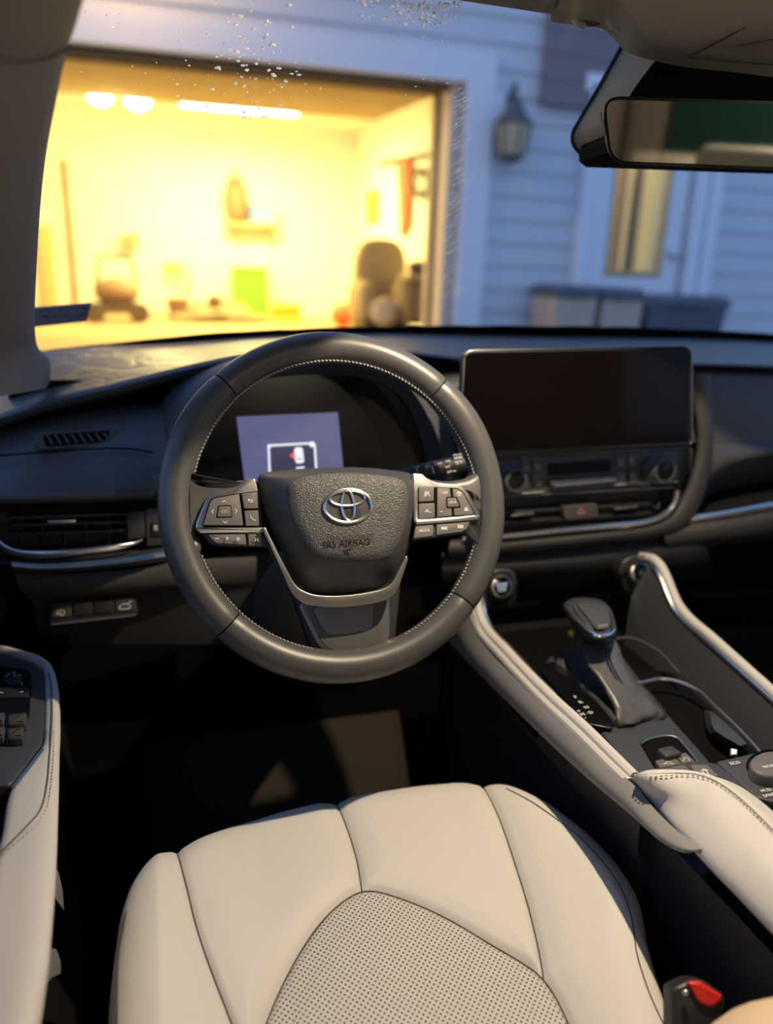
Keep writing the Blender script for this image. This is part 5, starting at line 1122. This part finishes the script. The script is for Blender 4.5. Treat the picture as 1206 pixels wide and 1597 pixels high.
P_ = f2_.W(0, 0, .005); obj('centre_mark', M().prism([(-.003,-.003),(.003,-.003),(.0025,.003),(-.0025,.003)], f2_, .004, .0052), m_dlow, k2, smooth=0)
# trim hoops around both
obj('dial_hoop', M().tube(cat([at(x, y, 'y', .955) for x, y in ((766,893),(780,889),(795,890),(802,897),(805,912))], 20), .0017, 8, up=(0,1,0)), m_chrd, con)
obj('dial_hoop', M().tube(cat([at(x, y, 'y', .945) for x, y in ((968,892),(974,876),(984,870),(1000,867),(1016,868),(1024,876))], 20), .0017, 8, up=(0,1,0)), m_chrd, con)
obj('dial_housing', M().prism([np.array(yfr(.97).px(*p, 0)) for p in rp([(755,900),(765,888),(798,888),(808,905),(806,940),(790,950),(750,950)], 8)], yfr(.97), -.05, 0, .004), m_blk, con)
obj('dial_housing', M().prism([np.array(yfr(.965).px(*p, 0)) for p in rp([(966,892),(974,872),(1018,867),(1032,885),(1040,925),(1000,935),(975,925)], 8)], yfr(.965), -.06, 0, .004), m_blk, con)
# cup area: trims
obj('tray_trim', M().tube(cat([at(*p, 'z', .972) for p in ((960,996),(985,995),(1010,1005),(1030,1018),(1060,1050))], 30), .0020, 8), m_dlow, con)
obj('cup_trim', M().tube(cat([at(*p, 'z', .965) for p in ((985,1066),(1005,1064),(1030,1059),(1060,1064),(1090,1078),(1110,1097),(1145,1130),(1178,1165),(1190,1180))], 40), .0026, 8), m_chrd, con)
obj('cup_well', M().prism([np.array(ZF.px(*p, 0)) for p in rp([(975,1030),(1050,1035),(1110,1090),(1195,1172),(1110,1188)], 6)], ZF, -.10, -.012), m_void, con, smooth=0)
obj('cup_flap', M().loft([[at(*p, 'z', .955) for p in ((1098,1108),(1112,1110),(1150,1140),(1168,1162),(1160,1168),(1130,1160),(1108,1145),(1102,1135))], [at(*p, 'z', .968) for p in ((1108,1112),(1118,1116),(1150,1145),(1165,1160),(1155,1163),(1135,1152),(1116,1140),(1110,1130))]]), m_cons, con)
obj('white_stub', M().loft([[at(*p, 'z', .962) for p in ((1139,1168),(1151,1171),(1150,1180),(1139,1180))], [at(*p, 'z', .972) for p in ((1141,1167),(1150,1169),(1149,1176),(1141,1177))]]), m_trim, con)
# parking brake recess
rc = deckplate('brake_recess', [(998,1158),(1040,1148),(1056,1150),(1090,1190),(1022,1198)], .001, .0052, m_void, r=6)
obj('recess_rim', M().tube(cat([at(*p, 'z', ZD+.006) for p in ((1000,1160),(1012,1153),(1040,1148),(1056,1151),(1072,1168),(1090,1190))], 30), .0016, 8), m_chrd, con)
deckplate('brake_lever', [(1024,1166),(1048,1161),(1066,1173),(1040,1180)], .004, .016, m_cons, r=5, bev=.003)
deckplate('brake_button', [(1022,1186),(1052,1178),(1064,1192),(1032,1200)], .003, .010, m_btn, r=2, bev=.001)
deckplate('brake_button', [(1054,1177),(1070,1173),(1084,1186),(1066,1192)], .003, .010, m_btn, r=2, bev=.001)
obj('brake_icons', lines(ZF, [((1036,1192),(1040,1188)),((1040,1188),(1046,1188)),((1046,1188),(1049,1192)),((1033,1192),(1052,1191)),((1066,1187),(1068,1182)),((1068,1182),(1074,1182)),((1074,1182),(1076,1187))], .0106, .0008), m_print, con, smooth=0)
# switch row and drive dial, higher plane
Z2 = zfr(.985)
def dk2(name, pts, w0, w1, m, **k): return plate(name, pts, Z2, w0, w1, m, con, **k)
dk2('switch_plate', [(1018,1198),(1085,1185),(1118,1190),(1150,1215),(1180,1240),(1150,1260),(1060,1240)], -.03, 0, m_cons, r=4, bev=.002)
dk2('switch_button', [(1024,1201),(1068,1192),(1078,1203),(1080,1215),(1040,1216)], -.001, .002, m_btn, r=2, bev=.001)
dk2('switch_button', [(1076,1192),(1103,1192),(1122,1210),(1088,1210)], -.001, .002, m_btn, r=3, bev=.001)
obj('traction_icon', lines(Z2, [((1096,1200),(1102,1200)),((1094,1202),(1104,1201.5)),((1096,1204),(1099,1206)),((1102,1203),(1105,1206)),((1100,1208),(1105,1207))], .0026, .0011), m_print, con, smooth=0)
dk2('dial_plate', [(1117,1187),(1206,1167),(1340,1150),(1340,1260),(1206,1250),(1182,1244),(1152,1218)], -.03, .001, m_cons, r=4, bev=.002)
cD = Z2.px(1206, 1192, .002); 
dk2('drive_dial', [(1206+36*math.cos(a)*1.0, 1190+20*math.sin(a)) for a in [2*math.pi*k/28 for k in range(28)]], .0, .014, m_btn, bev=.003)
obj('dial_ring', M().tube([Z2.W(*Z2.px(1206+40*math.cos(a), 1194+24*math.sin(a), .002), .002) for a in [2*math.pi*k/40 for k in range(40)]], .0011, 6, True), m_void, con)
text('dial_lettering', 'ECO', Z2, 1147, 1190, .0022, .0060, m_print, con)
text('dial_lettering', 'NORMAL', Z2, 1206, 1194, .0146, .0055, m_print, con)
text('dial_lettering', 'SPORT', Z2, 1212, 1177, .0146-.0124, .0060, m_print, con)
text('dial_lettering', 'MUD &', Z2, 1199, 1232, .0022, .0055, m_print, con)
text('dial_lettering', 'SAND', Z2, 1201, 1240, .0022, .0055, m_print, con)
# armrest
ar = empty('console_armrest', (.5, .4, .99), 'large pale grey leather console armrest with a stitched edge', 'armrest')
a0_ = [(989,1207),(1010,1201),(1050,1200),(1085,1203),(1112,1212),(1140,1229),(1175,1258),(1206,1288),(1290,1372),(1420,1500)]
z0_ = [1.010,1.018,1.022,1.026,1.030,1.032,1.034,1.036,1.040,1.044]
a1_ = [(990,1212),(1012,1214),(1050,1211),(1085,1212),(1110,1219),(1138,1236),(1168,1262),(1200,1294),(1284,1378),(1410,1506)]
a2_ = [(992,1219),(1014,1232),(1050,1240),(1080,1252),(1105,1272),(1135,1305),(1160,1330),(1190,1362),(1270,1442),(1390,1560)]
a3_ = [(993,1224),(1010,1246),(1035,1276),(1062,1306),(1090,1336),(1120,1368),(1150,1398),(1184,1434),(1262,1514),(1372,1630)]
def az(L_, dz): return [at(*p, 'z', z+dz) for p, z in zip(L_, z0_)]
C0, C1, C2, C3 = (cat(az(L_, d), 60) for L_, d in ((a0_,0),(a1_,-.001),(a2_,-.012),(a3_,-.035)))
inn_ = [p+np.array([.03,.006,-.016]) for p in C0]; bt_ = [p+np.array([.06,0,-.03]) for p in C3]
G = [[r[i] for r in (inn_, C0, C1, C2, C3, bt_)] for i in range(60)]
G = [cat(g, 26) for g in G]; obj('padded_side', M().grid(G), m_pad, ar, smooth=80)
def dash_(pts, name, par, m, n=60, r=.0006, w=1):
    c = cat(pts, n*2); mm = M()
    for i in range(0, n*2-1, 2): mm.tube([c[i], c[i+1]], r, 5)
    return obj(name, mm, m, par, kind='stuff', smooth=0)
sl = [p+np.array([-.0006,0,.0016]) for p in C1]
obj('seam', M().tube([p*.6+q*.4+np.array([0,0,.0008]) for p, q in zip(C1, C0)], .0006, 5), m_thread2, ar)
dash_([tuple(p) for p in sl[::3]], 'stitching', ar, m_thread2)
lid = [(.478,-.28),(.474,.36),(.480,.415),(.505,.430),(.660,.430),(.685,.40),(.685,-.28)]
obj('lid', M().prism([np.array(p) for p in rp(lid, .02)], zfr(1.03), -.06, .010, .014), m_pad, ar)
obj('armrest_base', M().add([(.475,-.2,.55),(.475,.50,.88),(.68,.50,.88),(.68,-.2,.55),(.475,-.2,.99),(.475,.46,.975),(.68,.46,.975),(.68,-.2,.99)], [(0,1,5,4),(1,2,6,5),(4,5,6,7),(2,3,7,6),(0,4,7,3)]), m_blk, ar, smooth=0)
# ================================================================== DRIVER DOOR
dr = empty('driver_door_trim', (-.15, .5, .9), 'driver door trim with dark switch panel and pale grey padded armrest', 'door')
ZA = 1.0
e0 = [(-60,1012,1.0),(0,1009,1.0),(30,1015,1.0),(62,1024,1.0),(80,1038,1.0),(88,1058,1.0),(92,1090,1.0),(93,1130,1.0),(91,1180,1.0),(89,1250,1.0),(86,1330,1.0),(80,1420,1.0),(68,1520,1.0),(52,1600,1.0),(30,1700,1.0)]
e1 = [(-60,1022,1.0),(0,1018,1.0),(28,1025,1.0),(54,1033,1.0),(68,1044,1.0),(70,1062,1.0),(71,1090,1.0),(70,1125,1.0),(66,1165,1.0),(20,1228,1.0),(5,1300,1.0),(-20,1400,1.0),(-30,1500,1.0),(-40,1600,1.0),(-60,1700,1.0)]
def dz(L_, z): return [at(p[0], p[1], 'z', z) for p in L_]
E0, E1 = cat(dz(e0, 1.0), 90), cat(dz(e1, 1.0), 90)
out0 = [p+np.array([.000,0,-.010]) for p in E0]; out1 = [p+np.array([-.006,0,-.040]) for p in E0]; out2 = [p+np.array([-.03,0,-.09]) for p in E0]; inn1 = [p+np.array([-.004,0,-.02]) for p in E1]
midE = [p*.75+q*.25+np.array([0,0,.004]) for p, q in zip(E0, E1)]; midF = [p*.35+q*.65+np.array([0,0,.003]) for p, q in zip(E0, E1)]
G = [cat([r[i] for r in (inn1, E1, midF, midE, E0, out0, out1, out2)], 30) for i in range(90)]
obj('armrest_pad', M().grid(G), m_pad, dr, smooth=80)
sm_ = [(76,1050),(80,1075),(81,1120),(77,1180),(72,1230),(62,1265),(40,1290),(10,1320),(-20,1345)]
obj('seam', M().tube(cat([at(*p, 'z', 1.0042) for p in sm_], 50), .0008, 5), m_seam, dr)
st_ = [(84,1140),(83,1180),(80,1220),(73,1258),(60,1283),(35,1306),(5,1330),(-20,1350)]
dash_([at(*p, 'z', 1.0040) for p in st_], 'stitching', dr, m_thread2, 40, .0005)
DZf = zfr(1.0)
def dpl(name, pts, w0, w1, m, par=None, **k): return plate(name, pts, DZf, w0, w1, m, par or dr, **k)
dpl('switch_housing', [(-70,1018),(0,1019),(28,1026),(54,1034),(68,1046),(70,1090),(69,1130),(66,1160),(40,1195),(22,1218),(14,1224),(-70,1228)], -.04, .001, m_cons, r=5, bev=.003)
dpl('switch_plate', [(-70,1036),(0,1038),(44,1044),(50,1052),(46,1110),(34,1155),(26,1162),(-70,1160)], .0, .003, m_gloss, r=5, bev=.001)
mk = dpl('mirror_switch', circ(20, 1056, 15, 24, 11), .002, .006, m_blk, bev=.001)
obj('mirror_switch_marks', lines(DZf, [((10,1055),(15,1050)),((22,1048),(23,1056)),((28,1054),(33,1053)),((34,1064),(35,1068))], .0064, .0009), m_dimprint, dr, smooth=0)
dpl('lock_switch', [(-10,1072),(46,1072),(45,1086),(-10,1087)], .002, .005, m_blk, r=2, bev=.001)
obj('lock_marks', lines(DZf, [((0,1080),(4,1080)),((32,1079),(35,1079))], .0054, .0013), m_print, dr, smooth=0)
for y in (1112, 1134):
    for x0, x1 in ((-60,8),(11,42-(y-1112)*.2)): dpl('window_switch', [(x0,y),(x1,y-3),(x1-2,y+15),(x0,y+16)], .002, .011, m_dlow, r=3, bev=.003)
obj('switch_mark', lines(DZf, [((-8,1157),(3,1157))], .0034, .0014), m_print, dr, smooth=0)
dpl('pull_lip', [(66,1162),(69,1170),(26,1226),(16,1228),(20,1220)], -.01, .003, m_chrd, r=2, bev=.001)
dpl('pull_cup', [(-70,1228),(16,1230),(12,1270),(2,1330),(-70,1380)], -.06, -.012, m_void, smooth=0)
obj('lower_trim', M().grid([[np.array([x, y, z]) for y in np.linspace(-.4, 1.15, 12)] for x, z in ((-.125,.97),(-.15,.90),(-.16,.80),(-.15,.66),(-.13,.60),(-.13,.42))]), m_blk, dr, smooth=50)
obj('pocket_edge', M().loft([[at(*p, 'x', -.105) for p in ((81,1345),(92,1362),(98,1390),(100,1420),(86,1400),(79,1380))], [at(*p, 'x', -.118) for p in ((79,1345),(88,1365),(93,1390),(95,1415),(82,1398),(76,1380))]]), m_side, dr)
obj('pocket_edge', M().loft([[at(*p, 'x', -.105) for p in ((76,1478),(88,1480),(95,1500),(95,1518),(80,1525),(67,1540))], [at(*p, 'x', -.118) for p in ((72,1478),(84,1482),(90,1500),(90,1515),(76,1522),(63,1536))]]), m_side, dr)
obj('upper_trim', M().grid([[np.array([x, y, z]) for y in np.linspace(-.4, 1.1, 14)] for x, z in ((-.20,1.00),(-.21,1.10),(-.225,1.19),(-.26,1.20),(-.27,1.0))]), m_dash, dr, smooth=50)
# outer shell so light enters only through the windows
sb = M(); sb.box((-.36,.2,.8), (.03,3.6,.8)); sb.box((1.50,-.2,.8), (.03,3.9,.8)); sb.box((.56,-2.55,.8), (1.9,.03,.8)); sb.box((.56,1.55,.85), (1.8,.03,.85)); sb.box((.56,-.5,.36), (1.9,4.0,.03))
sb.box((.56,-.85,1.77), (1.72,3.3,.02)); sb.box((-.34,-1.5,1.45), (.03,2.2,.7)); sb.box((1.48,-1.5,1.45), (.03,2.2,.7))  # upper rear side boxes added to cut sky fill, closing the windows there
obj('wall_body', sb, m_void, kind='structure', smooth=0)
